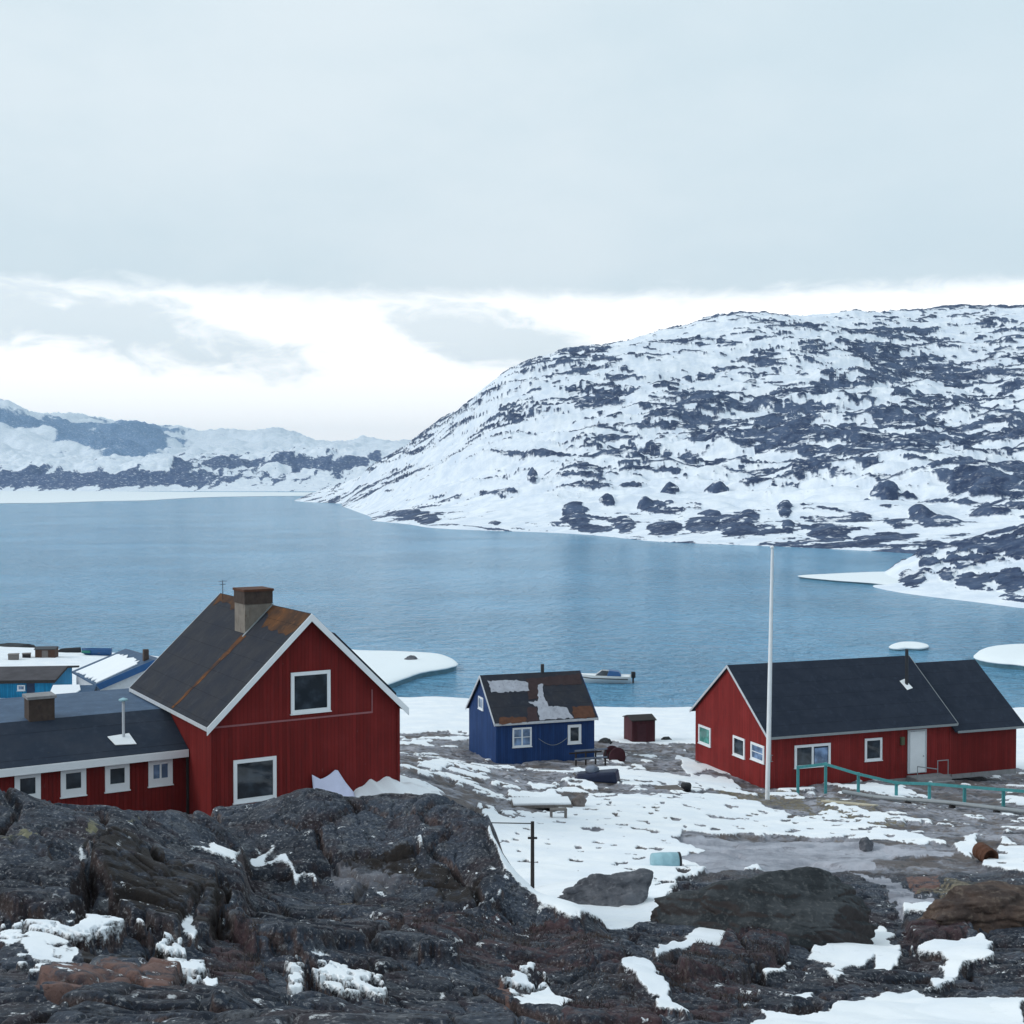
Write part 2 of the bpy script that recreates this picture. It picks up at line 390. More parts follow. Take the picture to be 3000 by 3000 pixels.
base_pts = P3([
 (0,3050,8.8),(500,3050,9.3),(1000,3050,10.4),(1500,3050,12),(2000,3020,14),(2500,3010,15.4),(3000,3000,16),(3500,3000,16),
 (1700,2870,18),(1700,2740,21),(2000,2900,18),(2000,2800,21),(2300,2920,18.5),(2300,2820,22),(2600,2850,22),(2600,2730,27),(3000,2850,21),(3000,2700,26.5),(3500,2700,26),
 (1950,2690,27),(2300,2640,30),(2600,2590,34),(3000,2570,35),(2000,2570,36),(2300,2560,37),(1700,2670,29.5),(1600,2640,31),(1560,2612,33),(1560,2450,45),(1900,2450,46),(2300,2450,48),(2700,2450,46),(3000,2450,46),(3500,2450,45),
 (1560,2335,58),(1900,2345,57),(2248,2341,64),(2600,2360,59),(3000,2395,56),(1330,2330,52),(1300,2230,66),(1420,2238,75),(1750,2238,75),(1900,2185,87),(2240,2311,69.5),(2031,2233,78),
 (2500,2315,68),(2700,2350,63),(2784,2276,76),(2980,2267,81),(3000,2330,66),(3400,2300,70),(3400,2150,90),
 (1180,2110,95),(1290,2045,114),(1500,2100,100),(1750,2090,108),(2000,2090,108),(2400,2090,108),(2980,2110,104),(3300,2090,106)])
base_pts += [W3(0,20,12.3),W3(600,20,12),W3(300,16,13),W3(800,15.5,13),W3(1100,18,12.2),W3(1400,18,12.2),W3(1100,25,11.2),W3(800,25,11.2),W3(1400,25,10.6),
 W3(-200,30,11),W3(300,30,10.3),W3(700,32,9.6),W3(1100,32,9.8),W3(1100,44,8.8),W3(800,44,8.3),W3(600,44,8.2),W3(0,38,9.4),W3(400,42,8.5),W3(1200,52,8.0),W3(700,58,8),
 W3(0,60,7),W3(300,62,6.5),W3(500,75,5),W3(0,92,4.4),W3(200,92,4.2),W3(420,92,3.5),W3(0,112,2.6),W3(200,114,2.2),W3(420,112,2.0),W3(700,95,2.6),W3(900,90,2.6),
 W3(-100,152,0.8),W3(150,150,0.7),W3(400,146,0.6),W3(0,132,1.9),W3(200,132,1.7),W3(400,130,1.4),W3(700,138,0.4),W3(1000,120,0.2),W3(1290,121,-0.2),W3(1600,117,-0.15),W3(2000,116,-0.15),W3(2400,116,-0.15),W3(3000,116,-0.15),W3(3400,116,-0.15),
 W3(-100,164,-1.6),W3(300,162,-1.6),W3(700,152,-2),W3(1000,138,-2),W3(1300,135,-2),W3(1700,132,-2),W3(2200,132,-2),W3(3000,132,-2),W3(3400,132,-2),
 (0,2.5,18.3),(-1.5,2,18.3),(1.5,2,18.3),(0,5,17.4),(-3,5,17.2),(3,5,17.6)]
out_pts = P3([(-400,2270,22),(0,2292,22),(83,2318,21.6),(145,2352,21.2),(232,2368,21.8),(331,2362,23),(431,2358,24),(517,2366,25),(570,2372,25.5),
 (0,2400,20.3),(0,2480,18.9),(0,2600,17.2),(0,2750,15),(0,2900,12),(0,3050,9.8),(-400,2600,17),(-400,2850,12.4),(-400,3050,9.6),
 (250,2450,19.8),(250,2600,17.6),(250,2750,15.4),(250,2900,12.2),(250,3050,9.9),
 (500,2480,22),(500,2560,20.1),(500,2700,17.2),(500,2850,13.8),(500,3050,10.2),
 (750,2560,22.5),(750,2650,19.6),(750,2760,16.8),(750,2900,13.2),(750,3050,10.4),(900,3050,10.7)])
out_pts += [W3(-400,26,11.8),W3(0,26,11.5),W3(232,26.2,11.3),W3(431,28,11),W3(590,29,10.8),W3(900,26,11)]
dome_pts = P3([(600,2362,28.2),(676,2362,28),(769,2349,28),(862,2311,28),(918,2316,27.8),(1039,2335,27.5),(1142,2325,27.5),(1250,2321,27.3),(1327,2337,27),(1412,2365,26.6),(1447,2416,26.2),(1498,2542,25),(1555,2621,24.4),(1629,2661,24),(1697,2684,24),(1780,2730,23.2),
 (676,2470,25.8),(676,2550,24),(862,2410,26.4),(862,2520,24.7),(862,2620,23.4),(1142,2420,26.2),(1142,2520,24.9),(1142,2620,23.6),(1142,2700,20.8),(1142,2800,18),(1142,2900,15.4),(1142,3050,12.1),
 (1350,2420,25.8),(1350,2550,24.2),(1350,2650,22.4),(1350,2750,19.8),(1350,2900,16),(1350,3050,12.6),(1550,2700,22.4),(1550,2800,19.8),(1550,2900,17),(1550,3050,13.7),(862,2720,19.2),(862,2850,15.2),(862,3050,11),(1700,2760,21),(1750,2850,19),(1800,3000,15)])
dome_pts += [W3(560,32,10.5),W3(676,32,10.7),W3(862,31.5,10.7),W3(1142,31.2,10.3),W3(1300,31,10),W3(1412,30,9.9),W3(1510,28.5,9.8),W3(1560,25.5,10.6),W3(1629,27,10.3),W3(1720,26.5,10.6),W3(1850,24,11.2),W3(1600,24.9,10.9)]

PH = np.linspace(R(-34), R(34), 561); LR = np.linspace(math.log(2.0), math.log(185), 900)
gp, gl = np.meshgrid(PH, LR)
zb = tps_fit(base_pts)(gp, gl)
zo = tps_fit(out_pts)(gp, gl); zd = tps_fit(dome_pts)(gp, gl)
pxg = 1500 + F*np.tan(gp); rg = np.exp(gl)*np.cos(gp)
zo = zo - 12*sstep(pxg, 700, 980) - 12*sstep(rg, 30, 34)
zo = np.where(rg < 8.8, -50, zo)
zd = zd - 12*sstep(pxg, 620, 480) - 14*sstep(pxg, 1780, 1900) - 12*sstep(rg, 35, 40)
zd = np.where(rg < 10.0, -50, zd)
lay = np.argmax(np.stack([zb, zo, zd]), 0)
zall = np.maximum(zb, np.maximum(zo, zd))
# soften the crease where the layers meet
for _ in range(3):
    zall[1:-1,1:-1] = (zall[1:-1,1:-1]*4 + zall[:-2,1:-1] + zall[2:,1:-1] + zall[1:-1,:-2] + zall[1:-1,2:])/8
GB = Grid(PH, LR, zall); GL = Grid(PH, LR, (lay > 0).astype(float))
def ground_z(x, y): return float(GB(np.array([math.atan2(x, y)]), np.array([math.log(math.hypot(x, y))]))[0])
def gpt(px, py): return GB.hit(px, py)

# ------------------------------------------------------------------ snow and rock areas: outlines in the photo laid on the ground as bearings and distances
C7 = lambda l: [(1900+x*0.5694, 2200+y*0.5694) for x, y in l]
C6 = lambda l: [(900+x*0.5694, 2200+y*0.5694) for x, y in l]
C5 = lambda l: [(x*0.5176, 2200+y*0.5176) for x, y in l]
C3 = lambda l: [(1150+x*0.4658, 1850+y*0.4658) for x, y in l]
CZ5 = lambda l: [(2000+x*0.2588, 1850+y*0.2588) for x, y in l]
C8 = lambda l: [(900+x*0.2588, 1850+y*0.2588) for x, y in l]
snow_polys = [
 C7([(-40,235),(400,235),(560,270),(700,330),(850,350),(900,370),(1080,370),(1300,420),(1500,470),(1550,480),(1400,500),(1250,470),(900,460),(700,440),(400,440),(150,415),(-40,375)]),
 [(1424,2362),(1520,2398),(1640,2370),(1725,2331),(1900,2334),(1900,2412),(1985,2436),(2000,2465),(2040,2500),(1995,2520),(2090,2548),(1985,2585),(1940,2670),(1900,2705),(1700,2705),(1600,2660),(1540,2600),(1480,2540),(1424,2420)],
 C7([(20,1020),(150,960),(310,910),(500,945),(350,990),(170,1010),(60,1070)]),
 C7([(830,1070),(950,1000),(1050,920),(1200,905),(1265,960),(1250,1000),(1310,1020),(1280,1150),(1150,1130),(1150,1070),(1050,1100),(1000,1180),(900,1210),(950,1110)]),
 C7([(1370,1050),(1450,1010),(1580,1010),(1720,930),(1760,980),(1760,1080),(1680,1100),(1600,1150),(1540,1160),(1560,1200),(1420,1240),(1480,1150),(1500,1080)]),
 C7([(480,1480),(520,1400),(600,1350),(800,1370),(950,1350),(1100,1290),(1230,1250),(1400,1240),(1480,1300),(1640,1310),(1900,1265),(1960,1280),(1990,1320),(1880,1350),(1990,1420),(1990,1480)]),
 C7([(600,1140),(720,1095),(700,1140),(620,1185)]), C7([(650,1270),(900,1240),(850,1285),(720,1290)]),
 C7([(0,1060),(60,1130),(100,1260),(190,1340),(180,1370),(60,1340),(40,1280),(60,1250),(-40,1190),(-160,1050)]),
 C7([(1290,830),(1420,790),(1520,795),(1460,830)]),
 C6([(1080,1290),(1150,1240),(1230,1210),(1380,1300),(1310,1340)]),
 C6([(540,470),(590,470),(630,520),(600,520)]), C6([(860,815),(990,710),(980,760),(900,800)]),
 C6([(1150,735),(1260,810),(1420,870),(1440,830),(1340,730),(1200,705)]),
 C3([(1090,940),(1180,930),(1350,1000),(1200,1000)]), C3([(1410,880),(1800,920),(1830,1000),(1400,965)]), C3([(1770,800),(1890,800),(1880,870)]),
 C3([(740,1010),(1090,1005),(1090,1050),(760,1050)]), C3([(120,850),(420,830),(350,870),(140,900)]),
 C3([(880,960),(1040,950),(1080,990),(900,1000)]),
 CZ5([(-20,1430),(100,1440),(380,1580),(60,1620),(-20,1560)]), CZ5([(-60,1650),(400,1640),(700,1790),(60,1810)]),
 C7([(870,150),(1000,180),(1300,180),(1450,250),(1200,235),(1000,200)]), C7([(900,262),(960,265),(1180,340),(1130,350)]), C7([(1410,350),(1530,390),(1500,395)]),
 C7([(1560,490),(1700,430),(1720,560),(1640,550)]), C7([(1830,440),(1960,520),(1960,640),(1720,600),(1810,540)]),
 C7([(470,625),(540,605),(620,625)]), C7([(720,1090),(760,1080),(760,1110)]),
 C8([(540,1810),(800,1640),(1060,1660),(1300,1750),(1450,1830),(1200,1860),(700,1850)]),
 C8([(700,1850),(300,1850),(150,1760),(300,1700),(500,1800)]),
 C5([(1090,580),(1180,575),(1205,510),(1250,550),(1330,570),(1400,600),(1450,610),(1500,590),(1570,520),(1580,550),(1520,612),(1620,610),(1670,640),(1720,700),(1800,715),(1780,737),(1700,722),(1640,662),(1560,632),(1420,648),(1330,648),(1200,612)]),
 
 
 C5([(730,970),(800,990),(880,1050),(840,1052)]), C5([(1040,1080),(1050,1000),(1110,930),(1160,860),(1120,980),(1110,1030),(1070,1090)]),
  C5([(1150,1280),(1230,1350),(1210,1372),(1150,1310)]),
 
]
pink_polys = [C5([(180,1380),(300,1330),(480,1262),(700,1240),(780,1280),(960,1200),(1000,1390),(760,1425),(420,1495),(200,1500)]),
 C7([(1370,640),(1500,620),(1480,720),(1390,700)]), C6([(980,1190),(1040,1160),(1060,1230),(1010,1300)]),
]
CT = lambda l: [(x*0.7764, 2050+y*0.7764) for x, y in l]
greyface_polys = [C6([(170,520),(420,530),(540,640),(500,720),(240,700),(150,600)])]
dark_polys = [CT([(310,530),(470,520),(640,690),(860,760),(830,880),(700,860),(520,820),(340,640)]), CT([(1290,560),(1520,560),(1800,640),(1840,760),(1640,720),(1520,640),(1340,610)]), CT([(280,960),(620,900),(660,980),(470,990),(330,1010)])]
lift_polys = [(CT([(820,700),(1180,735),(1480,860),(1720,960),(1740,1010),(1450,960),(1200,960),(960,930),(840,850)]), .30), (CT([(310,560),(480,550),(830,700),(800,880),(690,900),(540,850),(330,640)]), .34), (CT([(-60,560),(140,548),(285,690),(290,880),(60,800),(-60,760)]), .32), (CT([(-60,1165),(600,1112),(1080,1150),(1500,1190),(1932,1225),(1960,1400),(-60,1400)]), .22), (CT([(150,1080),(350,1010),(470,1000),(660,1040),(670,1115),(400,1170),(150,1205)]), .22), (C7([(150,1080),(380,990),(640,930),(720,1010),(560,1150),(420,1180),(200,1170)]), .25), (C7([(1300,880),(1700,900),(1690,940),(1400,990)]), .25)]
yellow_polys = [C5([(-20,515),(200,540),(215,575),(60,570),(-20,560)]), C5([(470,470),(540,435),(620,440),(600,460),(500,490)]), C5([(740,430),(820,405),(830,415),(760,440)])]
pale_polys = [C7([(180,450),(700,460),(1400,510),(1560,530),(1400,545),(1150,570),(1130,610),(560,620),(250,625),(150,560),(240,530)]),
 C7([(1080,620),(1230,640),(1370,690),(1520,790),(1290,840),(1290,760),(1230,690)])]
thin_polys = [C5([(440,520),(500,540),(500,600),(460,660),(450,760),(500,850),(520,930),(640,970),(650,1010),(520,1070),(430,1130),(330,1220),(350,1280),(290,1310),(200,1230),(150,1180),(50,1100),(-20,1130),(-20,1080),(100,1060),(180,1000),(240,1040),(380,1000),(430,930),(450,820),(430,700)]), C5([(930,1100),(980,1120),(1130,1200),(1120,1240),(1000,1250)]), C5([(1630,1430),(1680,1200),(1740,1190),(1760,1260),(1850,1210),(1932,1220),(1932,1290),(1830,1310),(1740,1300),(1700,1400)]), C5([(-20,920),(60,930),(160,980),(210,1030),(180,1050),(100,990),(-20,950)])]
dust_polys = [C5([(-20,1000),(200,960),(420,1000),(520,900),(560,980),(680,980),(640,1050),(420,1180),(340,1300),(200,1280),(-20,1120)]), C5([(1600,1480),(1650,1180),(1760,1150),(2100,1230),(2240,1330),(2100,1400),(1800,1380)]), C6([(1020,1120),(1160,1080),(1250,1180),(1390,1300),(1080,1300)]), C5([(900,1060),(1000,1080),(1160,1210),(1260,1380),(1100,1330),(960,1240)])]
heath_polys = [C6([(150,760),(560,760),(900,830),(1400,860),(1650,1020),(1830,1300),(1780,1500),(1400,1480),(1300,1180),(1050,1100),(760,1060),(400,900)]),
 C7([(20,1080),(380,990),(640,920),(720,1000),(700,1090),(560,1150),(560,1330),(260,1370),(120,1250)]),
 C5([(1180,1020),(1480,1050),(1500,1250),(1300,1330),(1120,1180)]), C7([(1300,870),(1700,900),(1560,990),(1330,1000)])]
grass_polys = [C6([(150,760),(360,800),(420,880),(300,900)]), C7([(840,240),(1080,260),(1300,380),(1160,400),(900,330)]), C7([(330,210),(760,200),(860,330),(560,260)]),
 C7([(1400,700),(1600,650),(1860,740),(1840,820),(1600,780)])]

def masks(x, y):
    """areas of bare, snowy, pink, pale and heathy ground at world points"""
    r = np.hypot(x, y)
    sc1 = 0.012*r + 0.3
    wx = x + 0.016*r*fbm(x/sc1, y/(sc1*1.5), 5, 5, 0.6); wy = y + 0.030*r*fbm(x/sc1, y/(sc1*1.5), 5, 9, 0.6)
    ph = np.arctan2(wx, wy); lr = np.log(np.hypot(wx, wy))
    def inside(poly):
        Q = [gpt(*p) for p in poly]; qx = [math.atan2(v.x, v.y) for v in Q]; qy = [math.log(math.hypot(v.x, v.y)) for v in Q]
        res = np.zeros(x.shape, bool)
        k = np.nonzero((ph > min(qx)) & (ph < max(qx)) & (lr > min(qy)) & (lr < max(qy)))[0]
        if not len(k): return res
        a = ph[k]; b = lr[k]; c = np.zeros(len(k), bool); n = len(Q)
        for i in range(n):
            x1, y1, x2, y2 = qx[i], qy[i], qx[i-1], qy[i-1]
            if y1 == y2: continue
            c ^= ((y1 > b) != (y2 > b)) & (a < (x2-x1)*(b-y1)/(y2-y1)+x1)
        res[k] = c; return res
    out = {}
    snow = np.zeros(x.shape, bool)
    for i, p in enumerate(snow_polys):
        q = inside(p)
        snow |= q
    # far ground near the shore: snow cover broken by rock ribs
    rib = fbm(x/4.0, y/4.6, 5, 41, 0.6) + 0.6*fbm(x/1.1, y/1.7, 4, 43)
    cover = sstep(r, 84, 93)*1.4 - 0.62 + 0.5*sstep(r, 100, 108)
    mid = sstep(r, 46, 52)*(1-sstep(r, 84, 93))
    snow |= (rib < cover) & (r > 60)
    snow |= (rib < -0.20) & (mid > 0.5)
    # bare stones and tufts poking through
    px = 1500 + F*x/np.maximum(y, 0.1)
    fld = sstep(r, 30, 36)*(1-sstep(r, 66, 72))
    tuf = (perlin(x/0.9, y/1.6, 51) + 0.6*perlin(x/0.33, y/0.6, 52))
    snow &= ~((tuf > 0.52) & (fld > 0.5))
    # thin dusting in foreground hollows
    dust = (fbm(x/0.45, y/0.6, 5, 61) > 0.34) & (r < 26) & (px < 1750)
    th_ = np.zeros(x.shape, bool)
    for p in thin_polys: th_ |= inside(p)
    out['flat'] = snow.astype(np.float32)
    snow |= th_ & ((fbm(x/0.30, y/0.40, 5, 77, 0.65) + 0.5*fbm(x/0.07, y/0.10, 3, 79)) > -0.10)
    dz_ = np.zeros(x.shape, bool)
    for p in dust_polys: dz_ |= inside(p)
    snow |= dz_ & (fbm(x/0.22, y/0.3, 4, 65, 0.62) > -0.02)
    out['snow'] = snow.astype(np.float32)
    for nm, pl in (('pink', pink_polys), ('pale', pale_polys), ('heath', heath_polys), ('yellow', yellow_polys), ('grass', grass_polys)):
        q = np.zeros(x.shape, bool)
        for p in pl: q |= inside(p)
        out[nm] = q.astype(np.float32)
    out['slab'] = out['pale'].copy()
    lf = np.zeros(x.shape, np.float32)
    for p, h_ in lift_polys: lf = np.maximum(lf, inside(p)*np.float32(h_))
    out['lift'] = lf
    gq = np.zeros(x.shape, bool); dq = np.zeros(x.shape, bool)
    for p in greyface_polys: gq |= inside(p)
    for p in dark_polys: dq |= inside(p)
    out['dark'] = dq.astype(np.float32)
    out['pale'] = np.maximum(out['pale'], gq*0.38)
    out['pale'] = np.maximum(out['pale'], sstep(r + 4*fbm(x/4, y/4, 3, 71), 36, 42)).astype(np.float32)
    return out

# ------------------------------------------------------------------ near ground mesh
phi = np.concatenate([np.linspace(-math.pi, R(-40), 60)[:-1], np.linspace(R(-40), R(-26), 60)[:-1], np.linspace(R(-26), R(26), 1250), np.linspace(R(26), R(40), 60)[1:], np.linspace(R(40), math.pi, 60)[1:]])
rr = np.exp(np.concatenate([np.linspace(math.log(1.2), math.log(8), 60)[:-1], np.linspace(math.log(8), math.log(36), 620)[:-1], np.linspace(math.log(36), math.log(180), 430)]))
p2, r2 = np.meshgrid(phi, rr); nr, nc = p2.shape
X = (r2*np.sin(p2)).ravel(); Yc = (r2*np.cos(p2)).ravel(); r1 = r2.ravel()
Z = GB(np.clip(p2, R(-33), R(33)).ravel(), np.log(np.maximum(r1, 2.01)))
isout = GL(np.clip(p2, R(-33), R(33)).ravel(), np.log(np.maximum(r1, 2.01))) > 0.5
mk = masks(X, Yc)
# relief
def slope_of(z2):
    gr = np.gradient(z2, axis=0)/np.gradient(r2, axis=0); gt = np.gradient(z2, axis=1)/(r2*np.gradient(p2, axis=1))
    return np.hypot(gr, gt)
def blur(a, k):
    for _ in range(k):
        a[1:-1,1:-1] = (a[1:-1,1:-1]*2 + a[:-2,1:-1] + a[2:,1:-1] + a[1:-1,:-2] + a[1:-1,2:])/6
    return a
rockiness = (1 - sstep(r1, 33, 42))*sstep(r1, 6, 8)
warpx = X + 0.35*fbm(X/1.4, Yc/1.4, 3, 81); warpy = Yc + 0.35*fbm(X/1.4, Yc/1.4, 3, 82)
f1, e1 = facets(warpx/2.1 + 0.3*warpy/2.1, warpy/1.5, 3, 1.3)
f2, e2 = facets(warpx/0.62, warpy/0.5 + 0.2*warpx, 5, 1.4)
f3, e3 = facets(warpx/0.2, warpy/0.17, 8, 1.4)
f4, e4 = facets(warpx/2.6 + .4*warpy/2.6, warpy/2.0, 15, 1.3)
rel = 0.26*f1 + 0.055*f2 + 0.012*f3 - 0.26*np.exp(-(e1/0.06)**2) - 0.05*np.exp(-(e2/0.07)**2) - 0.08*np.exp(-(np.abs(perlin(X/1.7+.6*Yc, Yc/1.1, 301))/0.035)**2)
rel += 0.22*(billow(X/3.2, Yc/3.2, 2, 90) - 0.3) + 0.020*fbm(X/0.35, Yc/0.35, 4, 95, 0.55) - 0.06
smooth_h = 0.6*np.maximum(mk['heath'], mk['grass'])
rel = rel*(1-0.55*smooth_h) + smooth_h*0.07*fbm(X/0.18, Yc/0.18, 4, 97, 0.65)
relmid = 0.30*(billow(X/4.5, Yc/3.6, 4, 91) - 0.3) + 0.16*f4 - 0.10*np.exp(-(e4/0.07)**2) + 0.09*fbm(X/0.7, Yc/0.7, 5, 96, 0.6)
shoreflat = 1 - 0.8*sstep(r1, 100, 112)
rel = rel + 0.85*blur(mk['lift'].reshape(nr, nc).copy(), 5).ravel()
rl = rel*rockiness + relmid*(1-rockiness)*sstep(r1, 6, 8)*shoreflat
soft = blur(mk['flat'].reshape(nr, nc).copy(), 14).ravel()
rl = rl*(1 - 0.85*np.clip(soft*1.5, 0, 1))
Zr = Z + rl
sl_ = slope_of(blur(Zr.reshape(nr, nc).copy(), 2)).ravel()
mk['snow'] = (mk['snow'] * (sl_ < np.where(r1 < 34, 1.05, 9.0))).astype(np.float32)
Sd = blur(mk['snow'].reshape(nr, nc).copy(), 3).ravel()
mk['snow'] = np.where(r1 < 34, blur(Sd.reshape(nr, nc).copy(), 3).ravel(), blur(mk['snow'].reshape(nr, nc).copy(), 1).ravel()).astype(np.float32)
lowf = 0.30*(billow(X/3.2, Yc/3.2, 2, 90) - 0.3)*rockiness + 0.10*(billow(X/4.5, Yc/2.2, 2, 91)-0.3)*(1-rockiness)
sn = lowf + 0.05 + 0.07*sstep(r1, 26, 34) + 0.03*fbm(X/0.9, Yc/0.9, 3, 99)
k = np.clip(Sd*1.4, 0, 1)
# keep level pads where the houses stand
Z = Z + rl*(1-k) + sn*k
def grid_mesh(name, V, nr, nc, keep, mat, attrs, smooth=True, kind=None):
    idx = np.arange(nr*nc).reshape(nr, nc)
    q = np.stack([idx[:-1,:-1], idx[:-1,1:], idx[1:,1:], idx[1:,:-1]], -1).reshape(-1, 4)[:, ::-1]
    if keep is not None: q = q[keep]
    used, inv = np.unique(q.ravel(), return_inverse=True)
    me = bpy.data.meshes.new(name)
    me.vertices.add(len(used)); me.vertices.foreach_set('co', V[used].astype(np.float32).ravel())
    nq = len(q); me.loops.add(nq*4); me.loops.foreach_set('vertex_index', inv.astype(np.int32))
    me.polygons.add(nq); me.polygons.foreach_set('loop_start', np.arange(0, nq*4, 4, dtype=np.int32))
    me.polygons.foreach_set('loop_total', np.full(nq, 4, np.int32))
    me.update(calc_edges=True); me.validate()
    for k_, a in attrs.items():
        at_ = me.attributes.new(k_, 'FLOAT', 'POINT'); at_.data.foreach_set('value', a[used].astype(np.float32))
    if smooth: me.shade_smooth()
    me.materials.append(mat)
    o = bpy.data.objects.new(name, me); col.objects.link(o)
    if kind: o['kind'] = kind
    return o

def ground_material():
    m, n, b = new_mat('bedrock_and_snow')
    A = {k_: n.n('ShaderNodeAttribute', attribute_name=k_).outputs['Fac'] for k_ in ('snow', 'pink', 'pale', 'heath', 'yellow', 'grass', 'slab', 'dark')}
    geo = n.n('ShaderNodeNewGeometry'); p = geo.outputs['Position']
    nz = n.n('ShaderNodeSeparateXYZ', inp={0: geo.outputs['Normal']}).outputs[2]
    a = n.noise(p, 0.55, 7, 0.6, 0.5); c = n.noise(p, 3.5, 8, 0.66, 0.3); d = n.noise(p, 17, 6, 0.7); e = n.noise(p, 45, 3, 0.6)
    # lichen-dark tops
    k_ = n.mix(n.ramp(a, 0.38, 0.62), (0.014, 0.019, 0.031), (0.046, 0.059, 0.084))
    k_ = n.mix(n.m('MULTIPLY', n.ramp(c, 0.48, 0.70), 0.75), k_, (0.070, 0.078, 0.092))
    k_ = n.mix(n.m('MULTIPLY', n.ramp(n.noise(n.mapping(p, (1,1,1), (0,0,0), (7,3,1)), 1.3, 6, 0.65), 0.48, 0.62), 0.7), k_, (0.034, 0.022, 0.026))
    # fractured steep faces show browner stone
    k_ = n.mix(n.m('MULTIPLY', n.ramp(n.noise(n.mapping(p, (1,1,1), (0,0,0), (2,9,4)), 2.6, 9, 0.70), 0.54, 0.64), 0.6), k_, (0.125, 0.132, 0.145))
    st = n.ramp(n.m('ADD', nz, n.m('MULTIPLY', n.m('SUBTRACT', c, 0.5), 0.9)), 0.60, 0.30)
    fc = n.mix(n.ramp(a, 0.35, 0.65), (0.020, 0.012, 0.011), (0.105, 0.066, 0.057))
    k_ = n.mix(n.m('MULTIPLY', st, 0.75), k_, fc)
    # pale specks of map lichen and gravel
    k_ = n.mix(n.m('MULTIPLY', n.ramp(d, 0.55, 0.65), 0.75), k_, (0.25, 0.25, 0.26))
    k_ = n.mix(n.m('MULTIPLY', n.ramp(d, 0.48, 0.38), 0.85), k_, (0.010, 0.010, 0.013))
    # ice-polished pale slabs lower down
    band = n.noise(n.mapping(p, (0.6, 0.75, 1.0), (0,0,0.2)), 0.8, 8, 0.64, 0.3)
    pl = n.mix(n.ramp(band, 0.36, 0.62), (0.135, 0.14, 0.165), (0.33, 0.335, 0.38))
    pl = n.mix(n.m('MULTIPLY', n.ramp(c, 0.50, 0.66), 0.75), pl, (0.19, 0.155, 0.13))
    pl = n.mix(n.m('MULTIPLY', n.ramp(n.noise(n.mapping(p, (1,1,1), (0,0,0), (5,1,8)), 0.5, 8, 0.68), 0.47, 0.59), 0.85), pl, (0.095, 0.075, 0.066))
    pl = n.mix(n.m('MULTIPLY', n.ramp(n.noise(p, 1.7, 7, 0.65), 0.53, 0.61), 0.85), pl, (0.055, 0.057, 0.068))
    sb = n.mix(n.ramp(band, 0.36, 0.62), (0.235, 0.245, 0.285), (0.41, 0.42, 0.475))
    sb = n.mix(n.m('MULTIPLY', n.ramp(n.noise(p, 1.7, 7, 0.65), 0.56, 0.68), 0.6), sb, (0.13, 0.125, 0.14))
    pl = n.mix(A['slab'], pl, sb)
    k_ = n.mix(A['pale'], k_, pl)
    k_ = n.mix(n.m('MULTIPLY', A['dark'], n.ramp(c, 0.32, 0.55)), k_, (0.016, 0.012, 0.011))
    pk = n.mix(c, (0.070, 0.040, 0.036), (0.23, 0.135, 0.115))
    pk = n.mix(n.ramp(d, 0.55, 0.7), pk, (0.05, 0.028, 0.024))
    k_ = n.mix(n.m('MULTIPLY', A['pink'], n.ramp(c, 0.36, 0.54)), k_, pk)
    hh = n.mix(n.ramp(c, 0.35, 0.65), (0.020, 0.012, 0.016), (0.062, 0.036, 0.042))
    hh = n.mix(n.ramp(d, 0.52, 0.72), hh, (0.13, 0.105, 0.10))
    k_ = n.mix(n.m('MULTIPLY', A['heath'], n.ramp(n.m('ADD', n.m('MULTIPLY', a, 0.6), n.m('MULTIPLY', c, 0.4)), 0.46, 0.56)), k_, hh)
    gg = n.mix(n.ramp(c, 0.35, 0.65), (0.06, 0.052, 0.03), (0.20, 0.17, 0.12))
    k_ = n.mix(n.m('MULTIPLY', A['grass'], n.ramp(c, 0.36, 0.56)), k_, gg)
    k_ = n.mix(n.m('MULTIPLY', A['yellow'], n.ramp(c, 0.42, 0.58)), k_, (0.20, 0.19, 0.125))
    s = n.ramp(n.m('ADD', A['snow'], n.m('ADD', n.m('MULTIPLY', n.m('SUBTRACT', d, 0.5), 1.3), n.m('MULTIPLY', n.m('SUBTRACT', c, 0.5), 0.7))), 0.36, 0.64)
    fine = n.m('MULTIPLY', n.ramp(n.noise(n.mapping(p, (1,1,1), (0,0,0), (3,3,9)), 5.0, 7, 0.68), 0.60, 0.64), n.ramp(n.noise(p, 0.7, 3, 0.5), 0.46, 0.58))
    fine = n.m('MULTIPLY', n.m('MULTIPLY', fine, n.ramp(nz, 0.35, 0.6)), n.m('SUBTRACT', 1.0, A['pale']))
    s = n.m('MAXIMUM', s, n.m('MULTIPLY', fine, 0.9))
    sc_ = n.mix(n.ramp(n.noise(p, 0.6, 5, 0.6), 0.35, 0.7), (0.78, 0.82, 0.87), (0.87, 0.89, 0.91))
    sc_ = n.mix(n.m('MULTIPLY', n.ramp(n.noise(p, 5, 6, 0.7), 0.60, 0.74), 0.30), sc_, (0.42, 0.42, 0.44))
    k_ = n.mix(s, k_, sc_)
    lk(n, k_, b.inputs['Base Color']); lk(n, n.m('ADD', 0.66, n.m('MULTIPLY', s, 0.22)), b.inputs['Roughness']); b.inputs['Specular IOR Level'].default_value = 0.2
    h = n.m('ADD', n.m('MULTIPLY', d, 0.5), n.m('ADD', n.m('MULTIPLY', c, 1.3), n.m('MULTIPLY', e, 0.25)))
    h = n.m('MULTIPLY', h, n.m('SUBTRACT', 1.0, n.m('MULTIPLY', s, 0.82)))
    bump(n, b, h, 0.7, 0.06)
    return m
M['ground'] = ground_material()
V = np.stack([X, Yc, Z], 1)
iso = isout.reshape(nr, nc)
isq = (iso[:-1,:-1] & iso[1:,1:]).ravel()
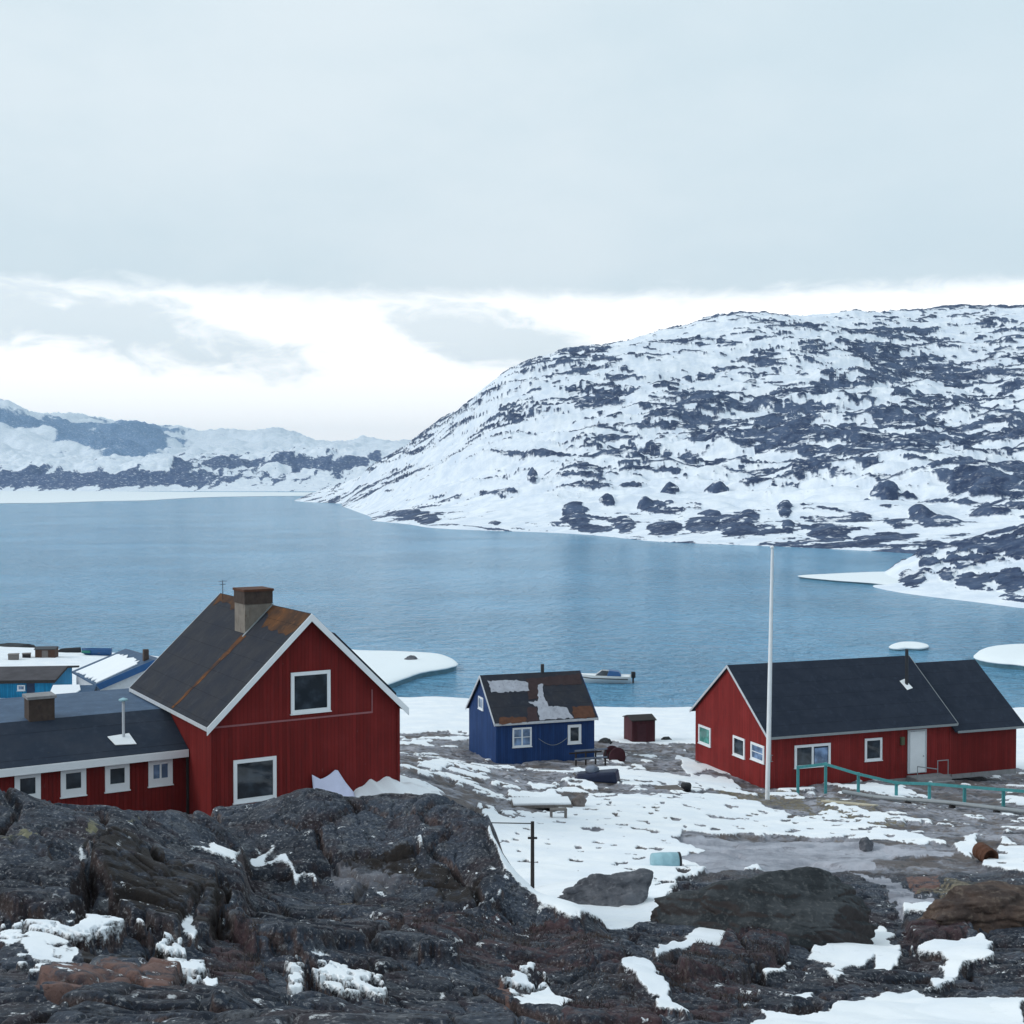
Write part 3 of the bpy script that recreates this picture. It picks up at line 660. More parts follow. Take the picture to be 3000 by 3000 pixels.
for k_ in ('flat', 'lift'): mk.pop(k_)
grd = grid_mesh('ground', V, nr, nc, ~isq, M['ground'], mk, kind='structure')
oc = grid_mesh('rock_outcrop', V, nr, nc, isq, M['ground'], mk)
tag(oc, 'big dark rounded rock outcrop with snow in its cracks, before the gabled house', 'rock outcrop')

# ------------------------------------------------------------------ water
def water_material():
    m, n, b = new_mat('fjord_water')
    p = n.n('ShaderNodeNewGeometry').outputs['Position']
    a = n.noise(n.mapping(p, (0.010, 0.004, 1), (0,0,0.5)), 1.0, 5, 0.6)
    lk(n, n.mix(n.ramp(a, 0.3, 0.7), (0.150, 0.415, 0.655), (0.195, 0.465, 0.70)), b.inputs['Base Color'])
    b.inputs['Roughness'].default_value = 0.14; b.inputs['IOR'].default_value = 1.33; b.inputs['Specular IOR Level'].default_value = 0.36
    w1 = n.noise(n.mapping(p, (0.7, 0.9, 1), (0,0,0.3)), 1.1, 5, 0.6, 0.3)
    w2 = n.noise(n.mapping(p, (0.10, 0.22, 1), (0,0,0.25)), 1.0, 4, 0.6, 0.4)
    w3 = n.noise(n.mapping(p, (0.30, 0.42, 1), (0,0,0.35)), 1.0, 4, 0.6, 0.5)
    patch = n.ramp(n.noise(p, 0.02, 4, 0.6), 0.35, 0.65, 0.55, 1.0)
    bump(n, b, n.m('MULTIPLY', n.m('ADD', n.m('ADD', w1, n.m('MULTIPLY', w3, 2.2)), n.m('MULTIPLY', w2, 1.0)), patch), 1.0, 2.6)
    return m
mb = MB(); S_ = 40000
mb.add([(-S_,-S_,0),(S_,-S_,0),(S_,S_,0),(-S_,S_,0)], [(0,1,2,3)])
wtr = mb.build('water', water_material()); wtr['kind'] = 'structure'

# ------------------------------------------------------------------ far shores
def hill_material(name, rock1, rock2):
    m, n, b = new_mat(name)
    A = n.n('ShaderNodeAttribute', attribute_name='rock').outputs['Fac']
    geo = n.n('ShaderNodeNewGeometry'); p = geo.outputs['Position']
    c = n.noise(p, 0.10, 7, 0.65); d = n.noise(p, 0.5, 5, 0.65)
    s = n.ramp(n.m('ADD', A, n.m('ADD', n.m('MULTIPLY', n.m('SUBTRACT', d, 0.5), 0.9), n.m('MULTIPLY', n.m('SUBTRACT', n.noise(n.mapping(p, (0.5, 0.5, 2.0)), 0.22, 5, 0.65), 0.5), 0.9))), 0.28, 0.72)
    k_ = n.mix(n.ramp(c, 0.40, 0.60), rock1, rock2)
    k_ = n.mix(n.m('MULTIPLY', n.ramp(d, 0.52, 0.70), 0.5), k_, (0.30, 0.32, 0.37))
    k_ = n.mix(n.m('MULTIPLY', n.ramp(n.noise(n.mapping(p, (0.3, 0.3, 1.2)), 0.35, 5, 0.65), 0.58, 0.64), 0.9), k_, (0.75, 0.79, 0.85))
    sn_ = n.mix(n.ramp(c, 0.3, 0.7), (0.66, 0.73, 0.83), (0.84, 0.88, 0.93))
    lk(n, n.mix(s, sn_, k_), b.inputs['Base Color']); b.inputs['Roughness'].default_value = 0.9; b.inputs['Specular IOR Level'].default_value = 0.1
    bump(n, b, n.m('ADD', c, n.m('MULTIPLY', d, 0.4)), 0.45, 1.5)
    return m
M['hill'] = hill_material('snowy_gneiss', (0.034, 0.052, 0.105), (0.075, 0.108, 0.185))
M['haze_blue_range'] = hill_material('haze_tinted_far_rock', (0.09, 0.17, 0.32), (0.16, 0.26, 0.43))  # distance haze painted into the rock colour as pale blue
M['mountain'] = hill_material('far_snowy_rock', (0.035, 0.06, 0.15), (0.07, 0.11, 0.22))  # rock colour made bluer to add haze that the thin air lacks

hp = P3([(930,1452,1900),(1000,1476,1232),(1090,1524,690),(1250,1545,583),(1600,1560,523),(1900,1585,447),(2300,1602,406),(2700,1624,364),(3000,1640,338),(3500,1650,325),
 (930,1441,2050),(1150,1335,1250),(1280,1268,1050),(1350,1222,960),(1440,1150,920),(1600,1062,930),(1800,1022,960),(2000,978,980),(2100,952,1000),(2200,932,1020),(2500,924,1080),(2800,906,1120),(3000,900,1130),(3500,890,1130),
 (2100,1460,560),(2100,1390,640),(2100,1260,740),(2100,1100,870),(1600,1470,610),(1600,1400,680),(1600,1280,780),(1600,1150,870),(2700,1500,455),(2700,1420,530),(2700,1270,660),(2700,1080,900),(3000,1500,430),(3000,1300,620),(3000,1060,900),(3500,1300,600),
 (1200,1490,720),(1200,1420,850),(1200,1350,1000),(1350,1490,660),(1350,1400,760),(1350,1300,870),(1050,1440,1150),(1020,1420,1500)])
hp += [W3(2100,1500,100),W3(2800,1600,105),W3(1600,1350,70),W3(1350,1350,40),W3(1150,1700,20),W3(3500,1600,105),W3(950,2600,0),W3(900,1700,-6),W3(1000,1000,-4),W3(1250,520,-6),W3(1600,470,-6),W3(2300,360,-6),W3(3000,300,-6),W3(3500,290,-6),W3(1090,600,-6),W3(880,2100,-6),W3(800,2300,-8),W3(700,1800,-12),W3(850,1300,-10)]
hev = tps_fit(hp, 1e-4, 8.0)
ph_ = np.linspace(R(-11), R(36), 1150); lr_ = np.linspace(math.log(290), math.log(2700), 640)
hpm, hlm = np.meshgrid(ph_, lr_); hr, hc = hpm.shape
hz = hev(hpm, hlm).ravel(); hx = (np.exp(hlm)*np.sin(hpm)).ravel(); hy = (np.exp(hlm)*np.cos(hpm)).ravel()
hgt = np.clip(hz/20, 0, 1)
strx = hx*0.97 + hy*0.24; stry = -hx*0.24 + hy*0.97
hz0 = hz.copy()
zz_ = hz0*2.0 + stry*0.5
lump = billow(strx/120, zz_/52, 5, 101, 0.52)
top_ = sstep(hz0, 60, 120)
hz = hz + hgt*((24-14*top_)*(lump-0.27) + 4*fbm(strx/24, zz_/16, 4, 103, 0.55))
# rock shows along ledges: bands following height and strike, denser high on the right, sparse on the snow apron
flank = 1 - sstep(1500 + F*hx/np.maximum(hy, 1), 1200, 1650)
hd_ = hz0 + flank*0.10*(hy-700)
u1 = fbm(strx/30, (hd_*2.4 + stry*0.15)/10, 6, 111, 0.66)
u2 = fbm(strx/75, (hz0*1.6+stry*0.2)/24, 4, 113, 0.6)
hpx = 1500 + F*hx/np.maximum(hy, 1); hpy = HOR - (hz0-CZ)/np.maximum(hy, 1)*F
def blob(cx, cy, rx, ry, a): return a*np.exp(-((hpx-cx)/rx)**2 - ((hpy-cy)/ry)**2)
elevd = hz0/np.maximum(hy, 1)
den = -0.165 + 0.07*sstep(hpx, 1500, 2700)
dens_pts = [(2700,1050,380,90,0.20),(2000,1190,260,60,0.26),(2100,1330,380,60,0.22),(2600,1270,350,70,0.22),(1650,1110,120,60,0.20),(2450,1150,300,40,-0.06),(1750,1250,180,40,-0.1),
 (1750,1460,400,50,-0.36),(2300,1475,400,40,-0.20),(1150,1420,160,60,0.05),(2900,1400,200,60,0.22),(1300,1330,160,60,-0.05),(1400,1440,130,70,-0.12),(1500,1200,60,60,0.12),(2500,940,500,30,-0.12)]
for t in dens_pts: den = den + blob(*t)*0.9
u3 = fbm(strx/8, (hz0*2.2 + stry*0.3)/4.5, 4, 117, 0.65)
rock = (0.95*u1 + 0.68*u2 + 0.50*u3 + den)
# outcrops along the shoreline
hs = [(1690,1515,42,38),(1740,1548,60,14),(1832,1535,34,26),(1950,1550,60,20),(2060,1540,60,26),(2150,1548,60,26),(2190,1535,34,24),(2310,1548,18,18),(2430,1560,62,28),(2560,1580,60,14),(2620,1570,70,16),(2750,1525,70,18),(2300,1505,24,22),(1250,1520,36,18),(1190,1505,60,14),(1450,1530,20,8),(2700,1510,40,14),(1960,1440,28,8),(2100,1430,36,8),(2080,1510,36,8),(2880,1440,110,22),(2590,1450,50,10),(1780,1480,22,10),(1890,1482,24,10),(1560,1408,18,10),(2900,1500,60,14),(2740,1595,30,12)]
nz_ = fbm(hx/9, hy/9, 4, 121)
for cx, cy, rx, ry in hs:
    dd = np.sqrt(((hpx-cx)/rx)**2 + ((hpy-cy)/ry)**2) + 0.55*nz_
    rock = np.maximum(rock, (0.95-dd)*0.9)
    hz = hz + 5.0*np.clip(1.0-dd, 0, 1)*hgt
rk = sstep(rock, -0.10, 0.12)
hz = hz + rk*hgt*1.6
HV = np.stack([hx, hy, hz], 1)
kq = ((hz.reshape(hr, hc)[:-1,:-1] > -3) | (hz.reshape(hr, hc)[1:,1:] > -3)).ravel()
hill = grid_mesh('hill', HV, hr, hc, kq, M['hill'], {'rock': rk}, kind='structure')

# rocky point running out on the right
pp = P3([(2560,1716,252),(2640,1738,236),(2800,1758,222),(3000,1783,207),(3400,1800,198),(2600,1704,262),(2650,1690,262),(2700,1645,268),(2800,1600,276),(2900,1570,282),(3000,1545,288),(3400,1510,296),(2700,1700,250),(2800,1690,246),(3000,1660,245),(3000,1720,226),(2900,1640,258),(2760,1655,262)])
pp += [W3(2500,240,-2),W3(2640,215,-2.5),W3(2800,203,-2.5),W3(3000,188,-2.5),W3(3400,180,-2.5),W3(2560,300,-2),W3(2700,320,-3),W3(2900,345,-3),W3(3400,360,-3),W3(2540,270,-1.2)]
pev = tps_fit(pp, 1e-4, 10.0)
ph_ = np.linspace(R(13), R(34), 420); lr_ = np.linspace(math.log(180), math.log(350), 300)
a_, b_ = np.meshgrid(ph_, lr_); qr, qc = a_.shape
qz = pev(a_, b_).ravel(); qx = (np.exp(b_)*np.sin(a_)).ravel(); qy = (np.exp(b_)*np.cos(a_)).ravel()
qg = np.clip(qz/2.5, 0, 1)
qpx = 1500 + F*qx/qy; qpy = HOR - (qz-CZ)/qy*F
qn = fbm(qx/7, qy/10, 5, 131, 0.6); qrock = qn*1.1 - 0.30 + 0.36*np.exp(-((qpy-1600)/40)**2) + 0.2*sstep(qpx, 2800, 3000)
for cx, cy, rx, ry in [(2672,1700,38,24),(2725,1655,36,14),(2850,1708,55,18),(2965,1705,50,32),(2940,1602,80,22),(2800,1645,40,10),(2775,1690,20,18),(2880,1640,40,12)]:
    dd = np.sqrt(((qpx-cx)/rx)**2 + ((qpy-cy)/ry)**2) + 0.6*fbm(qx/3, qy/3, 4, 133); qrock = np.maximum(qrock, (0.95-dd)*0.6)
qrk = sstep(qrock, -0.03, 0.03)*(qz > 0.5)
qz = qz + qg*(2.4*(billow(qx/14, qy/12, 4, 135)-0.28) + 0.8*qrk)
kq = ((qz.reshape(qr, qc)[:-1,:-1] > -1.0)).ravel()
head = grid_mesh('headland', np.stack([qx, qy, qz], 1), qr, qc, kq, M['hill'], {'rock': qrk}, kind='structure')

# mountains far up the fjord
def range_mesh(name, pts, p0, p1, d0, d1, seed, n1, n2, rockfn, amp, mat):
    ev = tps_fit(pts, 1e-4, 8.0)
    a_, b_ = np.meshgrid(np.linspace(R(p0), R(p1), n1), np.linspace(math.log(d0), math.log(d1), n2)); r_, c_ = a_.shape
    z = ev(a_, b_).ravel(); x = (np.exp(b_)*np.sin(a_)).ravel(); y = (np.exp(b_)*np.cos(a_)).ravel()
    g = np.clip(z/60, 0, 1)
    rk_ = rockfn(x, y, z)
    z = z + g*amp*((billow(x/(amp*6), y/(amp*6), 5, seed, 0.55)-0.28)*2 + 0.4*fbm(x/(amp*2), y/(amp*2), 4, seed+3))
    return tag(grid_mesh(name, np.stack([x, y, z], 1), r_, c_, None, mat, {'rock': rk_}), kind='structure')
def rock_low(x, y, z):
    px = 1500 + F*x/y; py = HOR - (z-CZ)/y*F
    n_ = fbm(x/70, y/200, 7, 141, 0.66); v_ = fbm(x/26, z/22, 6, 143, 0.66)
    band = 1.15*np.exp(-((py-(1402-0.004*px))/24)**2)*(1-0.75*sstep(px, 520, 760)) + 0.75*np.exp(-((py-1352)/20)**2)*sstep(px, 380, 700)*(1-sstep(px, 1000, 1350)) 
    return sstep(n_*0.9 + v_*0.9 + band - 0.40, -0.16, 0.16)
low_pts = P3([(-300,1438,3100),(0,1437,3100),(500,1438,3100),(950,1439,3000),(1300,1440,3000),(1700,1440,3000)])
low_pts += P3([(-300,1370,3300),(0,1372,3300),(300,1372,3300),(500,1366,3300),(700,1380,3400),(1000,1385,3400),(1300,1395,3400),(-300,1340,3700),(0,1338,3700),(300,1350,3700),(500,1340,3700),(700,1335,3800),(900,1320,3900),(1100,1325,3900),(1300,1345,4000),(1700,1350,4000)])
low_pts += [W3(-300,5000,70),W3(400,5000,60),W3(1000,5000,60),W3(1700,5000,50),W3(-300,2900,-6),W3(500,2900,-6),W3(1000,2800,-6),W3(1700,2800,-6)]
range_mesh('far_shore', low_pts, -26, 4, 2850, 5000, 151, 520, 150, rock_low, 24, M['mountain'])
def rock_far(x, y, z):
    px = 1500 + F*x/y; py = HOR - (z-CZ)/y*F
    n_ = fbm(x/180, y/180, 7, 161, 0.66) + 0.5*fbm(x/60, z/40, 5, 167, 0.6)
    b1 = 0.8*np.exp(-((py-(1215+0.20*px))/20)**2)*(1-sstep(px, 330, 460)); b2 = 1.3*np.exp(-((px-370)/150)**2 - ((py-1290)/45)**2)
    return sstep(n_*0.8 + b1 + b2 - 0.42, -0.25, 0.25)
far_pts = P3([(-500,1180,6000),(-300,1180,6000),(0,1192,6000),(100,1215,6100),(200,1250,6300),(320,1238,6800),(430,1248,6800),(520,1300,6800),(650,1280,7000),(800,1262,7200),(900,1290,7200),(1100,1300,7200),(1400,1320,7200),(2000,1340,7200)])
far_pts += P3([(-500,1350,4700),(0,1350,4700),(300,1352,4700),(600,1352,4700),(1000,1352,4700),(2000,1360,4700),(0,1290,5300),(-400,1290,5300)])
far_pts += [W3(-500,9500,200),W3(0,9500,200),W3(500,9500,180),W3(1200,9500,100),W3(2000,9500,60)]
range_mesh('mountain', far_pts, -28, 8, 4600, 9500, 171, 420, 150, rock_far, 60, M['haze_blue_range'])

# the air over the fjord
hz_m = bpy.data.materials.new('air'); hz_m.use_nodes = True; ht = hz_m.node_tree; ht.nodes.clear(); hn = NT(ht)
pv = hn.n('ShaderNodeVolumePrincipled'); pv.inputs['Color'].default_value = (0.55, 0.78, 1.0, 1); pv.inputs['Density'].default_value = 0.00007; pv.inputs['Anisotropy'].default_value = 0.2
hn.n('ShaderNodeOutputMaterial', inp={1: pv.outputs[0]})
hb = MB().box(-9000, 9000, -400, 10500, -6, 460).build('haze', hz_m); hb['kind'] = 'stuff'

# wiry heath and dry grass on the near slope: countless stems, one object
rs = np.random.RandomState(5)
cand = np.nonzero(((mk['heath'] > .5) | (mk['grass'] > .5)) & (mk['snow'] < .3) & (r1 > 9) & (r1 < 27))[0]
wgt = (r1[cand]**2); wgt = wgt/wgt.sum()
cl_ = fbm(X[cand]/.7, Yc[cand]/.7, 3, 201); wgt = wgt*np.clip(cl_, 0, 1); wgt /= wgt.sum()
pick = rs.choice(cand, 11000, p=wgt)
bx_ = X[pick] + rs.uniform(-.04, .04, len(pick)); by_ = Yc[pick] + rs.uniform(-.04, .04, len(pick)); bz_ = Z[pick] - .01
hh_ = rs.uniform(.03, .10, len(pick)); an = rs.uniform(0, 2*np.pi, len(pick)); ln = rs.uniform(.2, .9, len(pick))*hh_
ta = rs.uniform(0, 2*np.pi, len(pick)); wd_ = rs.uniform(.004, .009, len(pick))
b0 = np.stack([bx_-wd_*np.cos(an), by_-wd_*np.sin(an), bz_], 1); b1_ = np.stack([bx_+wd_*np.cos(an), by_+wd_*np.sin(an), bz_], 1)
t0 = np.stack([bx_+ln*np.cos(ta), by_+ln*np.sin(ta), bz_+hh_], 1)
hv = np.stack([b0, b1_, t0], 1).reshape(-1, 3)
me = bpy.data.meshes.new('heath'); me.from_pydata([], [], []); nt_ = len(pick)
me.vertices.add(nt_*3); me.vertices.foreach_set('co', hv.astype(np.float32).ravel())
me.loops.add(nt_*3); me.loops.foreach_set('vertex_index', np.arange(nt_*3, dtype=np.int32))
me.polygons.add(nt_); me.polygons.foreach_set('loop_start', np.arange(0, nt_*3, 3, dtype=np.int32)); me.polygons.foreach_set('loop_total', np.full(nt_, 3, np.int32))
me.update(calc_edges=True)
m_, n_h, b_h = new_mat('heath_stems'); ph_n = n_h.n('ShaderNodeNewGeometry').outputs['Position']
lk(n_h, n_h.mix(n_h.ramp(n_h.noise(ph_n, 2.2, 4, .6), .42, .62), (.026,.019,.023), (.085,.066,.058)), b_h.inputs['Base Color']); b_h.inputs['Roughness'].default_value = .9
me.materials.append(m_); ho = bpy.data.objects.new('heath', me); col.objects.link(ho); ho['kind'] = 'stuff'

# ------------------------------------------------------------------ houses
class House:
    """gabled timber house; u runs across the ridge, v along it. axis 'v' = ridge along local y, 'h' = ridge along local x"""
    def __init__(s, name, label, cat, X, Y, zb, rot, W, L, ze, rise, axis, group=None):
        s.W, s.L, s.h, s.rise, s.axis = W, L, ze - zb, rise, axis
        s.root = thing(name, label, cat, (X, Y, zb), rot, group)
        s.mat = Matrix.Translation((X, Y, zb)) @ Matrix.Rotation(rot, 4, 'Z'); s.inv = s.mat.inverted()
    def P(s, u, v, z): return Vector((u, v, z)) if s.axis == 'v' else Vector((v, u, z))
    def lb(s, mb, u0, u1, v0, v1, z0, z1):
        a = s.P(u0, v0, z0); b = s.P(u1, v1, z1)
        mb.box(min(a.x,b.x), max(a.x,b.x), min(a.y,b.y), max(a.y,b.y), min(a.z,b.z), max(a.z,b.z))
    def pix(s, px, py, u=None, v=None, z=None):           # local point of a pixel on one of the house's planes
        o = s.inv @ Vector((0,0,CZ)); d = s.inv.to_3x3() @ ray(px, py)
        if s.axis == 'h': o = Vector((o.y, o.x, o.z)); d = Vector((d.y, d.x, d.z))
        for i, q in enumerate((u, v, z)):
            if q is not None: return o + d * ((q - o[i]) / d[i])
    def wall(s, mat, u0=0, v0=0, W=None, L=None, h=None, rise=None, name='wall', base=0.0):
        W = W or s.W; L = L or s.L; h = h or s.h; rise = s.rise if rise is None else rise
        mb = MB(); vs = []
        for v in (v0, v0+L):
            vs += [s.P(u0, v, base), s.P(u0+W, v, base), s.P(u0+W, v, h), s.P(u0+W/2, v, h+rise), s.P(u0, v, h)]
        mb.add(vs, [(0,1,2,3,4), (5,6,7,8,9), (0,1,6,5), (1,2,7,6), (2,3,8,7), (3,4,9,8), (4,0,5,9)])
        return mb.build(name, mat, s.root)
    def roof(s, mat, oe=.25, og=.2, u0=0, v0=0, W=None, L=None, h=None, rise=None, t=.10, name='roof', lift=0.02):
        W = W or s.W; L = L or s.L; h = h or s.h; rise = s.rise if rise is None else rise
        k = rise/(W/2); mb = MB()
        for sd_ in (0, 1):
            e = u0 - oe if sd_ == 0 else u0 + W + oe; ze_ = h - oe*k + lift; r = u0 + W/2; zr = h + rise + lift
            q = []
            for dz in (0, t):
                q += [s.P(e, v0-og, ze_+dz), s.P(r, v0-og, zr+dz), s.P(r, v0+L+og, zr+dz), s.P(e, v0+L+og, ze_+dz)]
            mb.hexa(q)
        return mb.build(name, mat, s.root)
    def barge(s, mat, oe=.25, og=.2, wd=.2, v=0.0, u0=0, W=None, h=None, rise=None, out=-1, sides=(0,1), t=.035):
        W = W or s.W; h = h or s.h; rise = s.rise if rise is None else rise; k = rise/(W/2)
        for sd_ in sides:
            e = u0 - oe - .02 if sd_ == 0 else u0 + W + oe + .02; r = u0 + W/2
            ze_ = h - (oe+.02)*k + .125; zr = h + rise + .125; va = v + out*(og + .003); vb = va + out*t
            q = []
            for dz in (-wd, 0):
                q += [s.P(e, va, ze_+dz), s.P(r, va, zr+dz), s.P(r, vb, zr+dz), s.P(e, vb, ze_+dz)]
            MB().hexa(q).build('bargeboard', mat, s.root)
    def eave_board(s, mat, side=0, oe=.25, og=.2, wd=.12, v0=0, L=None, h=None, rise=None, u0=0, W=None, name='fascia'):
        W = W or s.W; L = L or s.L; h = h or s.h; rise = s.rise if rise is None else rise; k = rise/(W/2)
        e = u0 - oe if side == 0 else u0 + W + oe; z = h - oe*k + .105; mb = MB()
        a, b = (e-.035, e-.003) if side == 0 else (e+.003, e+.035)
        s.lb(mb, a, b, v0-og+.004, v0+L+og-.004, z-wd, z)
        return mb.build(name, mat, s.root)
    def window(s, face, a0, a1, z0, z1, mf, mg, fw=.10, mull=0, bars=0, proud=.055, cap=True, gm=None, at_=0.0):
        """face 'u': on the long wall u=at_; 'v': on the gable v=at_"""
        mb = MB()
        def bx(p0, p1, q0, q1, d0, d1):
            if face == 'v': s.lb(mb, p0, p1, at_-d1, at_-d0, q0, q1)
            else: s.lb(mb, at_-d1, at_-d0, p0, p1, q0, q1)
        bx(a0, a0+fw, z0, z1, 0, proud); bx(a1-fw, a1, z0, z1, 0, proud)
        bx(a0+fw, a1-fw, z0, z0+fw, 0, proud-.002); bx(a0+fw, a1-fw, z1-fw, z1, 0, proud-.002)
        iw = a1-a0-2*fw
        for i in range(mull):
            c = a0+fw+iw*(i+1)/(mull+1); w_ = fw*0.45; bx(c-w_, c+w_, z0+fw, z1-fw, 0, proud-.006)
        for i in range(bars):
            c = z0+fw+(z1-z0-2*fw)*(i+1)/(bars+1); bx(a0+fw, a1-fw, c-.018, c+.018, 0, proud-.012)
        fr = mb.build('window', mf, s.root)
        mb = MB(); mg_ = gm or mg
        bx(a0+fw*.9, a1-fw*.9, z0+fw*.9, z1-fw*.9, .002, .018)
        mb.build('pane', mg_, fr)
        if cap:
            mb = MB(); bx(a0-.03, a1+.03, z0-.035, z0-.003, .002, proud+.035); mb.build('sill', mf, fr)
        return fr

# ---- the big red gabled house
H = House('red_house', 'tall red house with its gable to the front and orange lichen streak on the roof', 'house', -10.164, 44, 8.2, .5399, 6.98, 9.29, 11.92, 3.38, 'v')
H1 = H
H.wall(M['red'])
rf = H.roof(M['felt_grey'], .26, .31)
H.barge(M['white'], .26, .31, .27); H.barge(M['offwhite'], .26, .31, .2, v=H.L, out=1)
H.eave_board(M['offwhite'], 0, .26, .31, .13); H.eave_board(M['metal_dark'], 1, .26, .31, .12)
for (xa, ya, xb, yb), gm in (((683,2228,809,2337),None), ((851,1971,967,2081),None)):
    a = H.pix(xa, (ya+ya-6)/2+3, v=0); b = H.pix(xb, yb, v=0)
    H.window('v', a.x, b.x, b.z, a.z, M['white'], M['glass'], .125, gm=gm)
# roof plane helper: points on the left slope from pixels
k1 = H.rise/(H.W/2)
def on_slope(Hs, px, py, lift=.125, side=0):
    o = Hs.inv @ Vector((0,0,CZ)); d = Hs.inv.to_3x3() @ ray(px, py)
    if Hs.axis == 'h': o = Vector((o.y, o.x, o.z)); d = Vector((d.y, d.x, d.z))
    k = Hs.rise/(Hs.W/2)                                   # z = h + k u + lift
    t = (Hs.h + k*o.x + lift - o.z) / (d.z - k*d.x)
    return o + d*t
# orange lichen below the chimney and along the ridge, a thin crust on the felt
rng = random.Random(4)
def crust(Hs, uv, mat, name, parent, lift=.127, th=.006):
    k = Hs.rise/(Hs.W/2); n = len(uv)
    vs = [Hs.P(u, v, Hs.h + k*u + lift) for u, v in uv] + [Hs.P(u, v, Hs.h + k*u + lift + th) for u, v in uv]
    return MB().add(vs, [tuple(range(n)), tuple(range(n, 2*n))] + [(i, (i+1)%n, n+(i+1)%n, n+i) for i in range(n)]).build(name, mat, parent)
cb = on_slope(H, 716, 1862); ce = on_slope(H, 505, 2074)
uv = []
nn = 26
for i in range(nn+1):
    t = i/nn; u = cb.x + (ce.x-cb.x)*t; v = cb.y + (ce.y-cb.y)*t
    uv.append((u, v - (.07 + .12*(1-t)**3 + .09*rng.random())))
for i in range(nn, -1, -1):
    t = i/nn; u = cb.x + (ce.x-cb.x)*t; v = cb.y + (ce.y-cb.y)*t
    uv.append((u, v + (.06 + .20*(1-t)**2 + .10*rng.random())))
crust(H, uv, M['lichen'], 'lichen_streak', rf)
ur = H.W/2
uv = [(ur-.03, -.28)] + [(ur-.5 + .25*rng.random() - (.35 if i < 9 else 0), -.25 + i*.36) for i in range(27)] + [(ur-.03, H.L+.2)]
crust(H, uv, M['lichen_dark'], 'lichen_patch', rf)
# dark raised roofing on the far slope, its edge standing above the bargeboard
mb = MB(); q = []
for dz in (.0, .30):
    for (du, v) in ((1.15, .35), (H.W/2+.1, .35), (H.W/2+.1, H.L-.5), (1.15, H.L-.5)):
        q.append(H.P(H.W/2+du, v, H.h + H.rise - k1*du + .122 + dz))
mb.hexa(q).build('dormer_roof', M['felt_dark'], H.root)
# belt rail under the gable
mb = MB(); a = H.pix(650, 2127, v=0); b = H.pix(1091, 2088, v=0); c = H.pix(1091, 2020, v=0)
zt = (a.z+b.z)/2
H.lb(mb, a.x-.25, b.x, -.03, -.001, zt-.03, zt+.03); H.lb(mb, b.x-.04, b.x, -.028, -.001, zt+.03, c.z)
mb.build('belt_rail', paint('faded_pink_paint', (0.30, 0.12, 0.13), 0.7), H.root)
mb = MB(); H.lb(mb, 0.0, H.W, -.02, -.001, 0, .5); mb.build('plinth', M['concrete'], H.root)
for uu in (-.004, H.W+.004):
    mb = MB(); H.lb(mb, uu-.05, uu+.05, -.05, .06, .3, H.h-.12); mb.build('corner_board', M['red'], H.root)
# chimney astride the left slope near the ridge
cA = on_slope(H, 718, 1856); cw_u = 1.05; cw_v = 1.15
ch0u = cA.x; ch0v = cA.y
ztop = H.pix(735, 1724, v=ch0v+.4).z
mb = MB(); H.lb(mb, ch0u, ch0u+cw_u, ch0v, ch0v+cw_v, H.h+.4, ztop-.55); chim = mb.build('chimney', M['plaster'], H.root)
mb = MB(); H.lb(mb, ch0u-.025, ch0u+cw_u+.025, ch0v-.025, ch0v+cw_v+.025, ztop-.55, ztop-.09); mb.build('chimney_stack', M['brick'], chim)
mb = MB(); H.lb(mb, ch0u-.06, ch0u+cw_u+.06, ch0v-.06, ch0v+cw_v+.06, ztop-.09, ztop); mb.build('chimney_cap', M['rust'], chim)
mb = MB(); zc = H.h + k1*(ch0u) + .14
q = []
for dz in (0, .03):
    for (du, dv) in ((-.12,-.12), (cw_u+.02,-.12), (cw_u+.02,-.004), (-.12,-.004)):
        q.append(H.P(ch0u+du, ch0v+dv, H.h + k1*(ch0u+du) + .128 + dz))
mb.hexa(q).build('flashing', M['metal_grey'], chim)
# small antenna at the back of the ridge
av = H.L - .6; az_ = H.h + H.rise + .1
mb = MB().tube(H.P(ur-.2, av, az_-.3), H.P(ur-.2, av, az_+.62), .015)
for zz, ll in ((.58,.18), (.45,.13)): mb.tube(H.P(ur-.2-ll, av, az_+zz), H.P(ur-.2+ll, av, az_+zz), .010)
mb.build('antenna', M['metal_dark'], H.root)

# ---- the low wing on its left: a house body of its own with a felt roof
va = H.pix(547, 2200, u=0).y
fA = H.pix(545, 2192, u=0); rA = H.pix(492, 2082, u=0)
WG = thing('red_annex', 'long low red wing with four small white windows, left of the gabled house', 'annex', H.root.location, .5399)
def wing(u0, u1, v0, v1, z0, z1, name, mat, parent=None):
    mb = MB(); mb.box(u0, u1, v0, v1, z0, z1); return mb.build(name, mat, parent or WG)
ze_w = fA.z; zr_w = rA.z; vr = rA.y; UL = -15.0
dpt = 5.2
mb = MB(); vs = []
for u in (UL, -.02):
    vs += [(u, va, -.6), (u, vr+dpt, -.6), (u, vr+dpt, zr_w-.02), (u, vr, zr_w-.02), (u, va, ze_w+.06)]
mb.add(vs, [(0,1,2,3,4), (5,6,7,8,9), (0,1,6,5), (1,2,7,6), (2,3,8,7), (3,4,9,8), (4,0,5,9)]); mb.build('wall', M['red'], WG)
sl = (zr_w-ze_w)/(vr-va); ov = .30
q = []
for dz in (0, .10):
    q += [(UL-.2, va-ov, ze_w+.07-ov*sl+dz), (-.025, va-ov, ze_w+.07-ov*sl+dz), (-.025, vr, zr_w+dz), (UL-.2, vr, zr_w+dz)]
wr = MB().hexa(q).build('roof', M['felt_annex'], WG)
q = []
